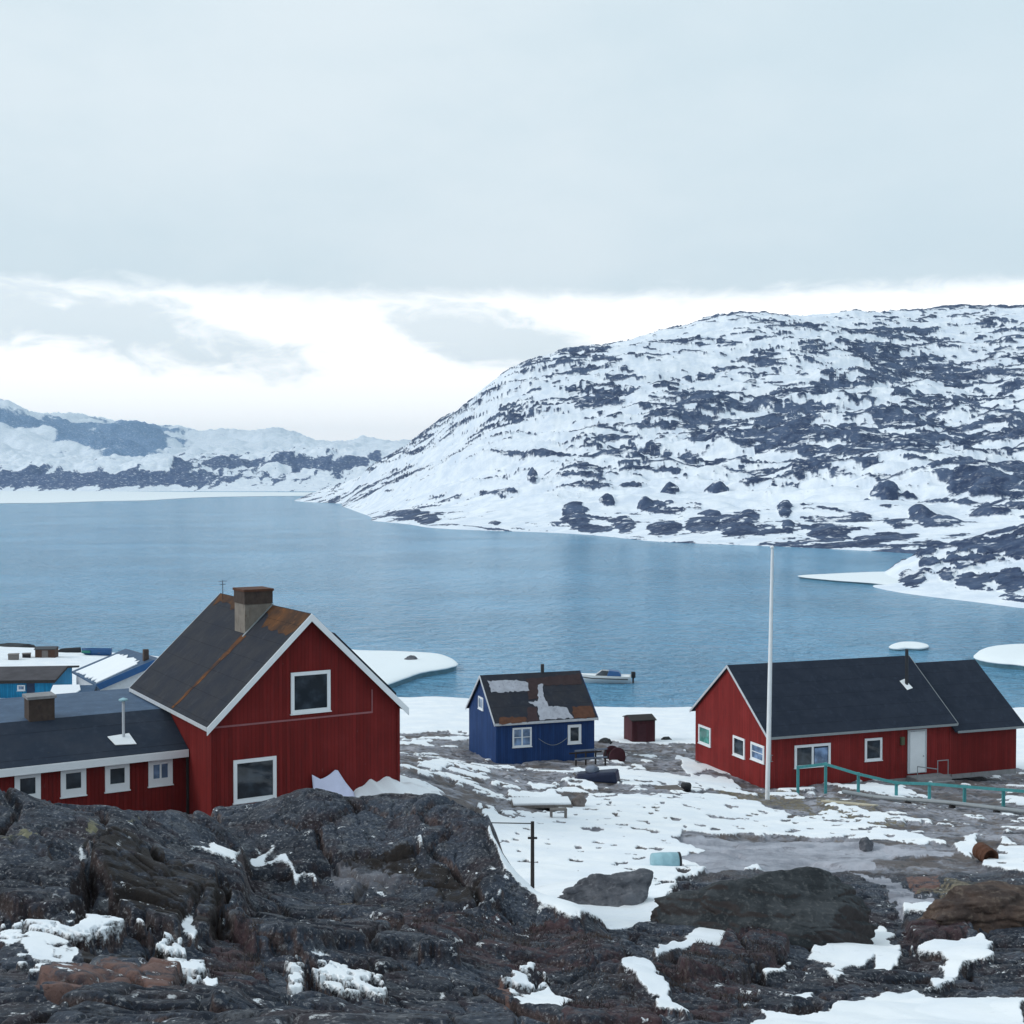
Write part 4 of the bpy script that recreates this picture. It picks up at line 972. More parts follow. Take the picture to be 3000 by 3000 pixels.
for dz in (0, .09):
    q += [(UL-.2, vr+.003, zr_w+dz), (-.03, vr+.003, zr_w+dz), (-.03, vr+dpt+.2, zr_w+.02+dz), (UL-.2, vr+dpt+.2, zr_w+.02+dz)]
MB().hexa(q).build('flat_roof', M['felt_slate_sheen'], WG)  # slate blue stands in for the sky reflected in the flat felt
wing(UL-.2, -.03, va-ov-.045, va-ov-.004, ze_w-ov*sl-.10, ze_w-ov*sl+.165, 'fascia', M['white'])
wing(-.09, -.024, va-ov+.01, va-ov+.09, -.4, ze_w-.2, 'downpipe', M['wood_dark'])
def wpix(px, py, v=None, u=None): return H.pix(px, py, u=u, v=v)
for i, (xa, ya, xb, yb) in enumerate(((42,2268,119,2344),(177,2253,252,2327),(307,2240,379,2312),(434,2228,505,2296))):
    a = wpix(xa, ya, v=va); b = wpix(xb, yb, v=va)
    mb = MB(); fw = .17; u0, u1, z0, z1 = a.x, b.x, b.z, a.z
    mb.box(u0, u0+fw, va-.055, va, z0, z1); mb.box(u1-fw, u1, va-.055, va, z0, z1)
    mb.box(u0+fw, u1-fw, va-.053, va, z0, z0+fw*1.5); mb.box(u0+fw, u1-fw, va-.053, va, z1-fw, z1)
    if i == 3: mb.box((u0+u1)/2-.03, (u0+u1)/2+.03, va-.05, va, z0+fw*1.5, z1-fw)
    fr = mb.build('window', M['white'], WG)
    MB().box(u0+fw*.9, u1-fw*.9, va-.02, va-.002, z0+fw*.9, z1-fw*.9).build('pane', M['glass'] if i != 3 else M['glass_light'], fr)
    MB().box(u0-.03, u1+.03, va-.085, va-.002, z0-.035, z0-.003).build('sill', M['white'], fr)
# masonry chimney at the roof break
a = H.pix(75, 2114, v=vr+.2); b = H.pix(157, 2114, v=vr+.2); c = H.pix(115, 2036, v=vr+.2)
MB().box(a.x+.06, b.x-.02, vr-.1, vr+.75, zr_w-.5, c.z-.10).build('chimney', M['brick'], WG)
MB().box(a.x, b.x+.04, vr-.16, vr+.81, c.z-.10, c.z).build('chimney_cap', M['concrete'], WG)
# vent pipe on its white flashing
v0 = H.pix(360, 2172, v=va+1.0)
def wroof(px, py):
    o = H.inv @ Vector((0,0,CZ)); d = H.inv.to_3x3() @ ray(px, py)
    t = (ze_w + .17 + sl*(o.y-va) - o.z)/(d.z - sl*d.y); return o + d*t
b0 = wroof(362, 2160); tp = H.pix(357, 2052, v=b0.y)
pf = MB().tube((b0.x, b0.y, b0.z-.05), (b0.x, b0.y, tp.z), .05).build('vent_pipe', M['offwhite'], WG)
MB().lathe([(.06,0),(.16,.02),(.16,.07),(.03,.12)], 14, (b0.x, b0.y, tp.z-.03)).build('pipe_cowl', M['tank'], pf)
q = []; c4 = [wroof(315,2160), wroof(378,2150), wroof(400,2181), wroof(338,2184)]
for dz in (.008, .03): q += [Vector((p.x, p.y, p.z+dz)) for p in c4]
MB().hexa(q).build('flashing', M['white'], pf)

M['oldsnow'] = paint('thin_old_snow', (0.40, 0.42, 0.48), .9, .25, 2.2, (0.16, 0.16, 0.19))
# ---- small blue cottage
B = House('blue_cottage', 'small dark blue cottage with a rusty patched roof flecked with snow', 'cottage', -.0122*76, 76, 3.0, .318, 5.64, 6.18, 5.97, 2.26, 'h')
B.wall(M['blue']); brf = B.roof(M['felt_grey'], .18, .14)
B.barge(M['offwhite'], .18, .14, .17); B.eave_board(M['offwhite'], 0, .18, .14, .14); B.barge(M['blue'], .18, .14, .17, v=B.L, out=1)
mb = MB(); B.lb(mb, -.03, -.001, .0, B.L, 0, .25); mb.build('plinth', M['wood_dark'], B.root)
def patch(name, pts, mat, lift=.130, th=.010):
    uv = [on_slope(B, *p) for p in pts]; q_ = []
    for a_, b_ in zip(uv, uv[1:]+uv[:1]):
        n_ = max(2, int((b_-a_).length/.14))
        for i in range(n_): p_ = a_.lerp(b_, i/n_); q_.append(Vector((p_.x+rng.uniform(-.05,.05), p_.y+rng.uniform(-.06,.06), 0)))
    uv = q_; return crust(B, [(p.x, p.y) for p in uv], mat, name, brf, lift, th)
z4 = lambda l: [(1330+x*.295, 1930+y*.295) for x, y in l]
patch('rust_patch', z4([(440,590),(560,580),(720,575),(720,630),(440,655)]), M['rust'])
patch('rust_patch', z4([(1170,480),(1360,470),(1400,585),(1190,590)]), M['rust'])
patch('felt_patch', z4([(720,200),(1250,150),(1270,250),(880,270),(840,400),(740,400)]), paint('brown_felt', (0.045,0.028,0.03), .9, .3, 3))
patch('felt_patch', z4([(740,480),(820,490),(840,620),(720,630)]), paint('brown_felt_strip', (0.05,0.03,0.034), .9, .3, 3), .132)
patch('snow_patch', z4([(340,225),(640,215),(730,240),(740,320),(370,335)]), M['oldsnow'], .131, .012)
patch('snow_patch', z4([(840,260),(880,250),(900,380),(940,470),(1130,490),(1180,590),(850,610),(830,480),(740,430),(830,420)]), M['oldsnow'], .134, .012)
def bwin(xa, ya, xb, yb, **kw):
    a = B.pix(xa, ya, u=0); b = B.pix(xb, yb, u=0); return B.window('u', a.y, b.y, b.z, a.z, M['white'], M['glass_light'], **kw)
bwin(1501, 2133, 1557, 2186, fw=.10, mull=1, bars=1)
bwin(1663, 2124, 1702, 2177, fw=.16, gm=M['glass'])
a = B.pix(1403, 2038, v=0); b = B.pix(1417, 2082, v=0); ua, ub = sorted((a.x, b.x))
B.window('v', ua, ub, b.z, a.z, M['white'], M['glass_light'], .10)
rp = B.pix(1589, 1970, u=B.W/2)
MB().tube(B.P(B.W/2, rp.y, B.h+B.rise-.2), B.P(B.W/2, rp.y, B.h+B.rise+.62), .11).build('stovepipe', M['metal_dark'], B.root)
pts = []
for i in range(11):
    t = i/10; p = B.pix(1578+88*t, 2164 + 22*math.sin(math.pi*t) - 6*t, u=-.04); pts.append(B.P(-.04, p.y, p.z))
MB().path(pts, .016, 6).build('slack_cable', M['metal_grey'], B.root)

# ---- red house with the black roof
H3 = House('red_house', 'long red house with black roof, white door and a lower extension at its right', 'house', .1958*70, 70, 3.1, .3418, 8.15, 12.0, 6.55, 2.98, 'h')
C = H3
C.wall(M['red2']); crf = C.roof(M['felt_dark'], .42, .137)
C.barge(M['offwhite'], .42, .137, .15); C.eave_board(M['metal_grey'], 0, .42, .137, .13); C.barge(M['metal_grey'], .42, .137, .10, v=C.L, out=1)
mb = MB(); C.lb(mb, -.03, -.001, -.03, C.L, 0, .30); C.lb(mb, -.03, C.W, -.03, -.001, 0, .30); mb.build('plinth', M['concrete'], C.root)
for vv in (.06, C.L-.06):
    mb = MB(); C.lb(mb, -.035, -.001, vv-.06, vv+.06, .3, C.h-.3); mb.build('corner_board', M['red2'], C.root)
def cwin(face, xa, ya, xb, yb, **kw):
    a = C.pix(xa, ya, **({'u': 0} if face == 'u' else {'v': 0})); b = C.pix(xb, yb, **({'u': 0} if face == 'u' else {'v': 0}))
    i = 1 if face == 'u' else 0; lo, hi = sorted((a[i], b[i]))
    return C.window(face, lo, hi, min(a.z, b.z), max(a.z, b.z), M['white'], M['glass'], **kw)
cwin('v', 2048, 2121, 2083, 2189, fw=.13, gm=M['glass_green'])
cwin('v', 2149, 2153, 2183, 2224, fw=.13)
cwin('v', 2201, 2172, 2240, 2238, fw=.13, bars=1, gm=M['glass_light'])
dw = cwin('u', 2327, 2184, 2432, 2242, fw=.14, mull=1)
a = C.pix(2386, 2192, u=0); b = C.pix(2424, 2236, u=0)
mb = MB(); C.lb(mb, -.026, -.0185, a.y, b.y, b.z, a.z); mb.build('curtained_pane', M['glass_light'], dw)
cwin('u', 2533, 2164, 2583, 2226, fw=.13)
a = C.pix(2662, 2143, u=0); b = C.pix(2709, 2262, u=0)
mb = MB(); C.lb(mb, -.06, -.002, a.y-.08, b.y+.08, b.z, a.z+.08); dr = mb.build('door', M['offwhite'], C.root)
mb = MB(); C.lb(mb, -.085, -.061, a.y+.06, b.y-.06, b.z+.05, a.z-.03); mb.build('door_leaf', M['white'], dr)
mb = MB().tube(C.P(-.087, b.y-.17, b.z+.95), C.P(-.15, b.y-.17, b.z+.95), .02); mb.build('handle', M['metal_dark'], dr)
a2 = C.pix(2641, 2170, u=0)
mb = MB(); C.lb(mb, -.14, -.002, a2.y-.10, a2.y+.12, a2.z-.22, a2.z+.22); mb.build('meter_box', paint('olive_box', (.10,.12,.07)), C.root)
# extension
e1 = C.pix(2977, 2200, u=0).y; Lx = e1 - C.L
C.wall(M['red'], 0.0, C.L+.004, C.W-.1, Lx, C.h-.45, C.rise, 'extension_wall')
C.roof(M['felt_dark'], .40, .16, 0.0, C.L+.16, C.W-.1, Lx, C.h-.45, C.rise, name='extension_roof')
C.eave_board(M['metal_grey'], 0, .40, .0, .13, C.L+.16, Lx+.1, C.h-.45, C.rise, 0.0, C.W-.1)
mb = MB(); C.lb(mb, -.028, -.001, C.L+.06, C.L+Lx, 0, .26); mb.build('extension_plinth', M['concrete'], C.root)
# door steps and little handrail
d0 = a.y; d1 = b.y
mb = MB()
for i in range(4): C.lb(mb, -1.15-.28*i, -.87-.28*i if i else -.04, d0-.15, d1+.95, -.4, b.z-.10-.17*i)
st = mb.build('steps', M['concrete'], C.root)
mb = MB()
for vv in (d1+.15, d1+.85): mb.tube(C.P(-.95, vv, b.z-.12), C.P(-.95, vv, b.z+.82), .025)
mb.tube(C.P(-.95, d1+.13, b.z+.82), C.P(-.95, d1+.87, b.z+.82), .025)
mb.tube(C.P(-.95, d0-.1, b.z+.60), C.P(-.95, d1+.15, b.z+.35), .03); mb.tube(C.P(-.95, d0-.1, b.z-.12), C.P(-.95, d0-.1, b.z+.60), .025)
mb.build('handrail', M['metal_grey'], C.root)
# stovepipe with white flashing
bp = on_slope(C, 2656, 2004); tpz = C.pix(2657, 1906, v=bp.y).z
sp = MB().tube(C.P(bp.x, bp.y, bp.z-.1), C.P(bp.x, bp.y, bp.z+2.05), .095).build('stovepipe', M['metal_dark'], C.root)
c4 = [on_slope(C, *p) for p in ((2636,1996),(2650,1990),(2674,2016),(2658,2022))]
crust(C, [(p.x, p.y) for p in c4], M['white'], 'flashing', sp, .13, .02)

# ---- far small buildings on the left shore
tq = at(151, 2056, 96); tql = 13.0
T = House('turquoise_shed', 'turquoise shed with a low brownish roof near the shore at far left', 'shed', tq.x - tql*math.cos(.10), tq.y - tql*math.sin(.10), tq.z-.3, .10, 6.5, tql, tq.z+1.65, .42, 'h')
T.wall(M['turq']); T.roof(paint('weathered_felt', (.075,.07,.08), .9, .35, 1.2), .5, .4)
T.eave_board(M['wood_dark'], 0, .5, .4, .22); T.barge(M['wood_dark'], .5, .4, .16, v=T.L, out=1)
aa = T.pix(51, 2007, u=0); bb = T.pix(74, 2023, u=0); T.window('u', aa.y, bb.y, bb.z, aa.z, M['white'], M['glass_light'], .09)
aa = T.pix(78, 1990, u=0); bb = T.pix(102, 2054, u=0)
mb = MB(); T.lb(mb, -.05, -.002, aa.y, bb.y, .2, aa.z); mb.build('door', paint('navy_door', (.02,.04,.09)), T.root)
w5 = at(275, 2010, 92); W5_ = 7.6
W5 = House('white_house', 'pale shore house with blue bargeboards, half hidden behind the lichen-streaked roof', 'house', w5.x+.3, w5.y+.15, w5.z-2.6, .54, W5_, 7, w5.z+.12, 1.36, 'v')
W5.wall(M['offwhite']); W5.roof(M['felt_slate_sheen'], .3, .3); W5.barge(M['boatblue'], .3, .3, .5)
kk = W5.rise/(W5.W/2)
r5 = random.Random(9)
o5 = [(-.2+.5*abs(math.sin(q*.7))*r5.random(), q*.35) for q in range(0, 19)] + [(W5.W/2-.5-.5*r5.random(), 6.4-q*.35) for q in range(0, 18)]
crust(W5, o5, M['snow'], 'roof_snow', W5.root, .125, .06)
mb = MB(); W5.lb(mb, W5.W/2-.45, W5.W/2-.1, .5, .9, W5.h+W5.rise-.3, W5.h+W5.rise+.8); mb.build('chimney', M['brick'], W5.root)

# ---- small red shed behind the flag pole side
sh = at(1852, 2180, 88)
SH = House('red_shed', 'small weathered maroon shed on the snow between the blue cottage and the black-roofed house', 'shed', sh.x, sh.y, sh.z-.2, .25, 1.7, 1.65, sh.z+1.55, .22, 'h')
SH.wall(cladding('maroon_cladding', (.075,.024,.030))); SH.roof(M['wood_dark'], .08, .08, t=.06)
mb = MB(); SH.lb(mb, -.03, -.001, .35, 1.0, .15, 1.5); dd_ = mb.build('door', M['maroon'], SH.root)

# ------------------------------------------------------------------ flag pole, fences, pipe
fp = at(2248, 2341, 64); zt = at(2262, 1608, 64)
pole = thing('flagpole', 'tall bare white flagpole standing in front of the black-roofed house', 'flagpole', (fp.x, fp.y, ground_z(fp.x, fp.y)-.1))
top = Vector((zt.x-fp.x, 0, zt.z-pole.location.z))
MB().tube((0,0,0), top*.5, .115, .095, 14).tube(top*.5, top, .095, .055, 14).build('pole', M['white'], pole, smooth=False)
MB().lathe([(.02,0),(.09,.04),(.10,.09),(.06,.15),(.01,.17)], 14, tuple(top)).build('finial', M['white'], pole)
cl = top*.17
mb = MB().box(cl.x+.11, cl.x+.16, -.03, .03, cl.z-.18, cl.z+.18)
mb.tube((cl.x+.14,0,cl.z-.15), (cl.x+.24,0,cl.z-.15), .014).tube((cl.x+.14,0,cl.z+.15), (cl.x+.24,0,cl.z+.15), .014); mb.build('cleat', M['metal_grey'], pole)
MB().tube((cl.x+.13,.0,cl.z), (top.x+.07,0,top.z-.05), .012, n=6).build('halyard', M['offwhite'], pole)

fx = [((2338,2244),(2338,2300),67), ((2419,2234),(2419,2290),66.5), ((2515,2263),(2515,2306),65.5), ((2626,2289),(2626,2334),64.5), ((2723,2292),(2723,2342),63.5), ((2826,2300),(2826,2346),62), ((2940,2309),(2940,2364),60.5), ((3060,2318),(3060,2380),59)]
fo = at(2723, 2342, 63.5)
fen = thing('railing', 'teal painted wooden railing along the path below the black-roofed house', 'fence', fo)
tops = []
for (tx, ty), (bx_, by_), Yd in fx:
    t = at(tx, ty, Yd) - fo; g = at(bx_, by_, Yd); gz = min(g.z, ground_z(g.x, g.y)) - .15
    MB().beam((t.x, t.y, gz-fo.z), (t.x, t.y, t.z), .13, .13).build('post', M['teal'], fen)
    tops.append(t)
for i, (a, b) in enumerate(zip(tops[:-1], tops[1:])):
    n_ = (b-a).cross(Vector((0,0,1))).normalized()*-.085
    if n_.y > 0: n_ = -n_
    MB().beam(a + n_ - Vector((0,0,.06)), b + n_ - Vector((0,0,.06)), .035, .14).build('rail', M['teal'], fen)

pf_pts = [at(x, y, Yd) for x, y, Yd in ((2470,2326,65),(2560,2342,63),(2660,2350,61.5),(2790,2360,60),(2920,2376,58.5),(3080,2396,57))]
pl_ = thing('water_pipe', 'long dark pipe lying over the rocks below the teal railing', 'pipe', pf_pts[0])
MB().path([p - pf_pts[0] + Vector((0,0,.12)) for p in pf_pts], .10, 10).build('pipe', M['metal_grey'], pl_)
for p in pf_pts[1:]:
    l = p - pf_pts[0]; MB().box(l.x-.12, l.x+.12, l.y-.1, l.y+.1, l.z-.9, l.z+.06).build('support', M['wood_dark'], pl_)

a_ = at(2412, 2350, 61); b_ = at(2566, 2399, 57.5)
for q_ in (a_, b_): q_.z = ground_z(q_.x, q_.y) + .12
t = thing('plank', 'pale bare plank lying on the dry grass below the teal railing', 'plank', a_)
MB().beam((0,0,0), tuple(b_-a_), .28, .06).build('board', paint('fresh_pale_wood', (.50,.46,.36), .8, .12, 6), t)

def post(name, label, cat, px, pyt, pyb, Yd, r=.05, mat='wood_dark'):
    a = at(px, pyb, Yd); b = at(px, pyt, Yd); gz = ground_z(a.x, a.y)
    t = thing(name, label, cat, (a.x, a.y, gz)); MB().tube((0,0,-.2), (0,0,b.z-gz), r, r*.85, 10).build('post', M[mat], t)
    return t, b.z-gz
t, hh = post('fence_post', 'thin dark post with a wire, standing in snow right of the big outcrop', 'post', 1560, 2407, 2612, 33, .055)
wa = at(1418, 2410, 35) - t.location
MB().tube((0,0,hh-.05), tuple(wa), .016, n=6).build('wire', M['metal_dark'], t)
MB().beam((-.12,0,hh-.42), (.12,0,hh-.42), .04, .05).build('crosspiece', M['wood_dark'], t)

# ------------------------------------------------------------------ boulders
def boulder(name, label, cat, c, size, seed, mat, rz=0, shape=None, sub=6, group=None, cuts=9):
    bm = bmesh.new(); bmesh.ops.create_icosphere(bm, subdivisions=sub, radius=1.0)
    r_ = random.Random(seed); pl = []
    for i in range(cuts):
        n_ = Vector((r_.gauss(0,1), r_.gauss(0,1), r_.gauss(0.25,.8))).normalized(); pl.append((n_, r_.uniform(.60, .88)))
    co = np.array([v.co[:] for v in bm.verts])
    for n_, d in pl:
        n_ = np.array(n_); e = co @ n_ - d; co = co - np.where(e > 0, e*.88, 0)[:,None]*n_
    s3, _e = facets(co[:,0]*2.6+seed+co[:,2]*.8, co[:,2]*3.2+co[:,1]*2.0, seed+9, 1.4)
    s1 = fbm(co[:,0]*1.6+seed+co[:,2]*1.1, co[:,1]*1.6+co[:,2]*1.3, 7, seed, .6); s2 = billow(co[:,0]*4+co[:,2]*3, co[:,1]*4-co[:,2]*2.2, 4, seed+3)
    co = co*(1 + .15*s1 + .07*(s2-.3) + .13*s3 - .04*np.exp(-(_e/.08)**2))[:,None]
    if shape: co = shape(co)
    co = co*np.array(size)*.5
    for v, q in zip(bm.verts, co): v.co = q
    me = bpy.data.meshes.new(name); bm.to_mesh(me); bm.free(); me.shade_smooth(); me.materials.append(mat)
    o = bpy.data.objects.new(name, me); col.objects.link(o); o.location = c; o.rotation_euler = (0, 0, rz)
    return tag(o, label, cat, group)
c = at(1775, 2690, 29.5)
def sl_left(q):
    q = q.copy(); q[:,2] = np.where(q[:,2] > 0, q[:,2]*(0.72+.30*np.clip(q[:,0]+.1,-.6,1)), q[:,2]); return q
boulder('boulder', 'pale grey lichen-stained boulder sitting in the snow below the pale blue barrel', 'boulder', (c.x, c.y+.5, c.z+.25), (2.75, 1.7, 1.9), 11, M['stone_grey'], .05, sl_left)
c = at(2290, 2790, 24.5)
boulder('boulder', 'large dark boulder with flat mossy top, below the bare grey slab', 'boulder', (c.x-.05, c.y+1.0, c.z+.28), (4.7, 2.9, 2.1), 27, M['stone_dark'], -.08, None, 6, cuts=12)
c = at(2880, 2720, 26.5)
boulder('boulder', 'brown lichen-covered boulder at the right edge beside the grey slab', 'boulder', (c.x+.4, c.y+.8, c.z+.0), (3.6, 2.2, 1.35), 36, M['stone_brown'], .2)
c = at(1695, 2370, 54)
boulder('boulder', 'small tan boulder at the end of the snow-topped platform', 'boulder', (c.x, c.y, c.z+.2), (.75, .7, .85), 41, M['stone_tan'], .2, sub=4)
c = at(2538, 2500, 43)
boulder('boulder', 'small dark grey stone lying on the bare grey slab', 'boulder', (c.x, c.y, ground_z(c.x, c.y)+.12), (.55, .5, .55), 43, M['stone_grey'], .2, sub=4)
for i, (px, py, Yd, s, lab) in enumerate(((35,1901,157,3.8,'long dark rock rising from the water at far left'),(1205,1934,132,1.6,'grey rock showing on the shore ice behind the right eave of the gabled house'),(1775,2178,84,1.0,'low dark stone between the blue cottage and the maroon shed'),(1955,2172,87,.9,'low dark stone just right of the maroon shed'))):
    c = on_z(px, py, 0) if i == 0 else (on_z(px, py, .75) if i == 1 else gpt(px, py))
    boulder('boulder', lab, 'rock', (c.x, c.y, max(c.z, ground_z(c.x, c.y))+.1), (s*(1.5 if i == 0 else 1), s*.7, s*(.30 if i == 0 else .55)), 50+i, M['stone_dark'] if i != 1 else M['stone_grey'], .1, sub=4)

# ------------------------------------------------------------------ ice
def floe(name, label, outline, z, under=.45, seed=1, wob=.25, dome=.25, cat='ice floe', mat=None):
    P_ = [on_z(px, py, z) for px, py in outline]
    n = len(P_); pts = []
    for i in range(n):                               # Catmull-Rom outline
        p0, p1, p2, p3 = P_[i-1], P_[i], P_[(i+1)%n], P_[(i+2)%n]
        for k_ in range(8):
            t = k_/8
            q = .5*((2*p1) + (-p0+p2)*t + (2*p0-5*p1+4*p2-p3)*t*t + (-p0+3*p1-3*p2+p3)*t**3); pts.append(q)
    m = len(pts); cen = sum(pts, Vector())/m
    a = np.array([p[:2] for p in pts])
    w_ = fbm(a[:,0]*.9, a[:,1]*.9, 4, seed)*wob
    vs = []; rings = [(1.0, 0), (.985, .06), (.93, .06+dome*.35), (.75, .06+dome*.7), (.45, .06+dome*.95), (.2, .06+dome)]
    def ring(f, z_):
        for p, q in zip(pts, w_):
            d = (p-cen); L_ = d.length or 1
            vs.append((d.x*(f + q/L_*.6), d.y*(f + q/L_*.6), z_))
    ring(.97, -z-.35); ring(.975, -.10); 
    for f, z_ in rings: ring(f, z_)
    vs.append((0, 0, .06+dome)); nr_ = len(rings)+2; fs = []
    for k_ in range(nr_-1):
        for i in range(m): fs.append((k_*m+i, k_*m+(i+1)%m, (k_+1)*m+(i+1)%m, (k_+1)*m+i))
    for i in range(m): fs.append(((nr_-1)*m+i, (nr_-1)*m+(i+1)%m, len(vs)-1))
    t = thing(name, label, cat, (cen.x, cen.y, z))
    top = MB().add(vs[m:], [tuple(i-m for i in f) for f in fs if min(f) >= m]).build('snow_cover', M['ice'], t, smooth=True)
    MB().add(vs[:2*m], [f for f in fs if max(f) < 2*m]).build('waterline', mat or M['ice_wet'], t, smooth=True)
    return t
floe('ice_shelf', 'flat snow-covered ice shelf jutting into the water behind the gabled house', [(960,1905),(1060,1906),(1180,1909),(1290,1917),(1342,1944),(1310,1958),(1240,1970),(1185,1988),(1120,2010),(1000,2030),(900,1990)], .55, seed=3, cat='ice')
floe('ice_floe', 'thin lens-shaped ice floe just above the stovepipe of the black roof', [(2604,1896),(2628,1884),(2670,1881),(2708,1886),(2722,1894),(2700,1900),(2660,1899),(2630,1901)], .28, seed=5, wob=.12, dome=.12)
floe('ice_floe', 'thick domed ice floe cut by the right edge of the photo', [(2852,1926),(2880,1905),(2930,1897),(3000,1893),(3090,1900),(3120,1935),(3060,1955),(2980,1948),(2900,1940)], .55, seed=7, dome=.7)
floe('ice_shelf', 'narrow flat tongue of snowy ice reaching left from the rocky point', [(2336,1688),(2420,1682),(2560,1676),(2660,1676),(2760,1680),(2760,1716),(2660,1718),(2550,1708),(2440,1700)], .35, seed=9, cat='ice')
def fast_ice():
    pts = [on_z(x, y, .6) for x, y in ((-400,1476),(0,1474),(140,1473),(300,1468),(420,1466),(560,1458),(650,1455),(800,1453),(960,1452),(1100,1447),(1300,1444),(-400,1436))]
    n = len(pts); c_ = pts[4].copy()
    vs = [(p-c_)[:2] + (0,) if False else (p.x-c_.x, p.y-c_.y, 0) for p in pts] + [(p.x-c_.x, p.y-c_.y, -1.0) for p in pts]
    o = MB().add(vs, [tuple(range(n))] + [(i, (i+1)%n, n+(i+1)%n, n+i) for i in range(n)]).build('sea_ice', M['ice'], loc=(c_.x, c_.y, .6)); o['kind'] = 'structure'
fast_ice()

# ------------------------------------------------------------------ boats
def hull(L, W, Hh, n=14, m=7, sheer=.18):
    """bow towards -x; returns verts, faces of an open shell with thickness"""
    vs = []; fs = []
    for i in range(n+1):
        t = i/n; x = -L/2 + L*t
        w_ = W/2*min(1, (math.sin(min(1, t*1.5)*math.pi/2))**.75)*(1-.12*max(0, t-.6)/.4); zt_ = Hh*(1+sheer*(1-t)**2); kz = Hh*.55*max(0, 1-t*3.2)**2
        for j in range(m+1):
            a = j/m*2-1; y = w_*a; z = kz + (zt_-kz)*abs(a)**2.2
            vs.append((x, y, z))
    for i in range(n):
        for j in range(m): fs.append((i*(m+1)+j, i*(m+1)+j+1, (i+1)*(m+1)+j+1, (i+1)*(m+1)+j))
    fs.append(tuple(n*(m+1)+j for j in range(m+1)))
    return vs, fs
def boat(name, label, cat, loc, rz, L, W, Hh, mat, deck, inverted=False):
    t = thing(name, label, cat, loc, rz)
    vs, fs = hull(L, W, Hh)
    if inverted: vs = [(x, y, Hh-z) for x, y, z in vs]
    hl = MB().add(vs, fs).build('hull', mat, t, smooth=True)
    md = hl.modifiers.new('thick', 'SOLIDIFY'); md.thickness = .05
    return t
c = on_z(1775, 2000, 0)
bt = boat('motorboat', 'white motorboat with a blue cover floating behind the blue cottage', 'boat', (c.x-.2, c.y, -.22), -.08, 5.4, 2.0, .95, paint('white_gelcoat', (.62,.66,.68), .3, .05, 3), None)
mb = MB(); n_ = 12; vs = []
for i in range(n_+1):
    t_ = i/n_*.95+.03; x = -2.7+5.4*t_; w_ = 1.0*min(1, (math.sin(min(1, t_*1.5)*math.pi/2))**.75)*.93; z = .95*(1+.18*(1-t_)**2)
    vs += [(x, -w_, z-.03), (x, 0, z+.07), (x, w_, z-.03)]
fs = []
for i in range(n_): fs += [(3*i,3*i+1,3*i+4,3*i+3), (3*i+1,3*i+2,3*i+5,3*i+4)]
MB().add(vs, fs).build('deck', M['white'], bt, smooth=True)
for sgn in (-1, 1): MB().path([(-2.3, sgn*.72, .90), (-1.2, sgn*.98, .78), (2.4, sgn*.97, .70)], .05, 8).build('rubbing_strake', M['metal_dark'], bt)
MB().hexa([(-.9,-.62,.98),(.9,-.66,.98),(.9,.66,.98),(-.9,.62,.98),(-.2,-.5,1.5),(.7,-.55,1.45),(.7,.55,1.45),(-.2,.5,1.5)]).build('windscreen', M['glass'], bt, bevel=.04)
MB().hexa([(.3,-.8,.98),(1.75,-.8,.98),(1.75,.8,.98),(.3,.8,.98),(.5,-.6,1.52),(1.5,-.62,1.40),(1.5,.62,1.40),(.5,.6,1.52)]).build('canvas_cover', M['boatblue'], bt, bevel=.08)
ob = MB().box(2.72,3.15,-.2,.2,.75,1.35).build('outboard_motor', M['rubber'], bt, bevel=.07)
MB().box(2.82,3.0,-.07,.07,-.25,.75).build('motor_leg', M['metal_dark'], ob)
def shore(px, py, Yd):
    return gpt(px, py)
c = shore(283, 1923, 126); b1 = boat('rowing_boat', 'green and blue dinghy drawn up on the snowy shore', 'boat', c + Vector((0,0,.03)), .1, 3.1, 1.3, .75, M['boatblue'], None)
MB().box(-1.45,-.55,-.62,.62,.40,.66).build('bow_cover', M['tealgreen'], b1, bevel=.05)
MB().box(.2,.45,-.5,.5,.36,.41).build('thwart', M['wood'], b1)
c = shore(200, 1914, 130); boat('rowing_boat', 'upturned black boat on the shore between the brown hut and the dinghy', 'boat', c - Vector((0,0,.05)), .5, 2.6, 1.3, .65, M['rubber'], None, True)
c = shore(131, 1930, 128)
SB = House('brown_hut', 'brown wooden hut on the snowy beach near the water at far left', 'hut', c.x-1.0, c.y, c.z-.2, .1, 1.5, 2.0, c.z+.95, .18, 'h')
SB.wall(M['wood_brown']); SB.roof(M['metal_dark'], .1, .1, t=.05)
mb = MB(); SB.lb(mb, -.03, -.002, .7, 1.3, .2, 1.05); mb.build('door', M['wood'], SB.root)
for px, py, Yd, s, lab in ((78,1929,126,.8,'dark crate on the beach left of the brown hut'), (40,1935,124,1.0,'grey crate on the beach at the far left edge')):
    c = shore(px, py, Yd); t = thing('crate', lab, 'crate', c, .3)
    MB().box(-s/2,s/2,-s/2,s/2,-.1,s*.62).build('box', M['wood_dark'] if px > 60 else M['wood'], t, bevel=.02)
    MB().box(-s/2-.04,s/2+.04,-s/2-.04,s/2+.04,s*.62,s*.68).build('lid', M['wood'], t)
c = at(190, 2030, 88); c.z = min(c.z, ground_z(c.x, c.y)+.25)
SS = House('boathouse', 'low dark shed with snow on its roof, just right of the turquoise shed', 'shed', c.x-.9, c.y, c.z-.3, .12, 2.4, 2.5, c.z+.72, .45, 'h')
SS.wall(M['metal_dark']); SS.roof(M['felt_slate_sheen'], .2, .2)
crust(SS, [(-.15,-.15),(1.15,-.15),(1.15,1.6),(.5,1.8),(-.15,1.4)], M['snow'], 'roof_snow', SS.root, .128, .07)
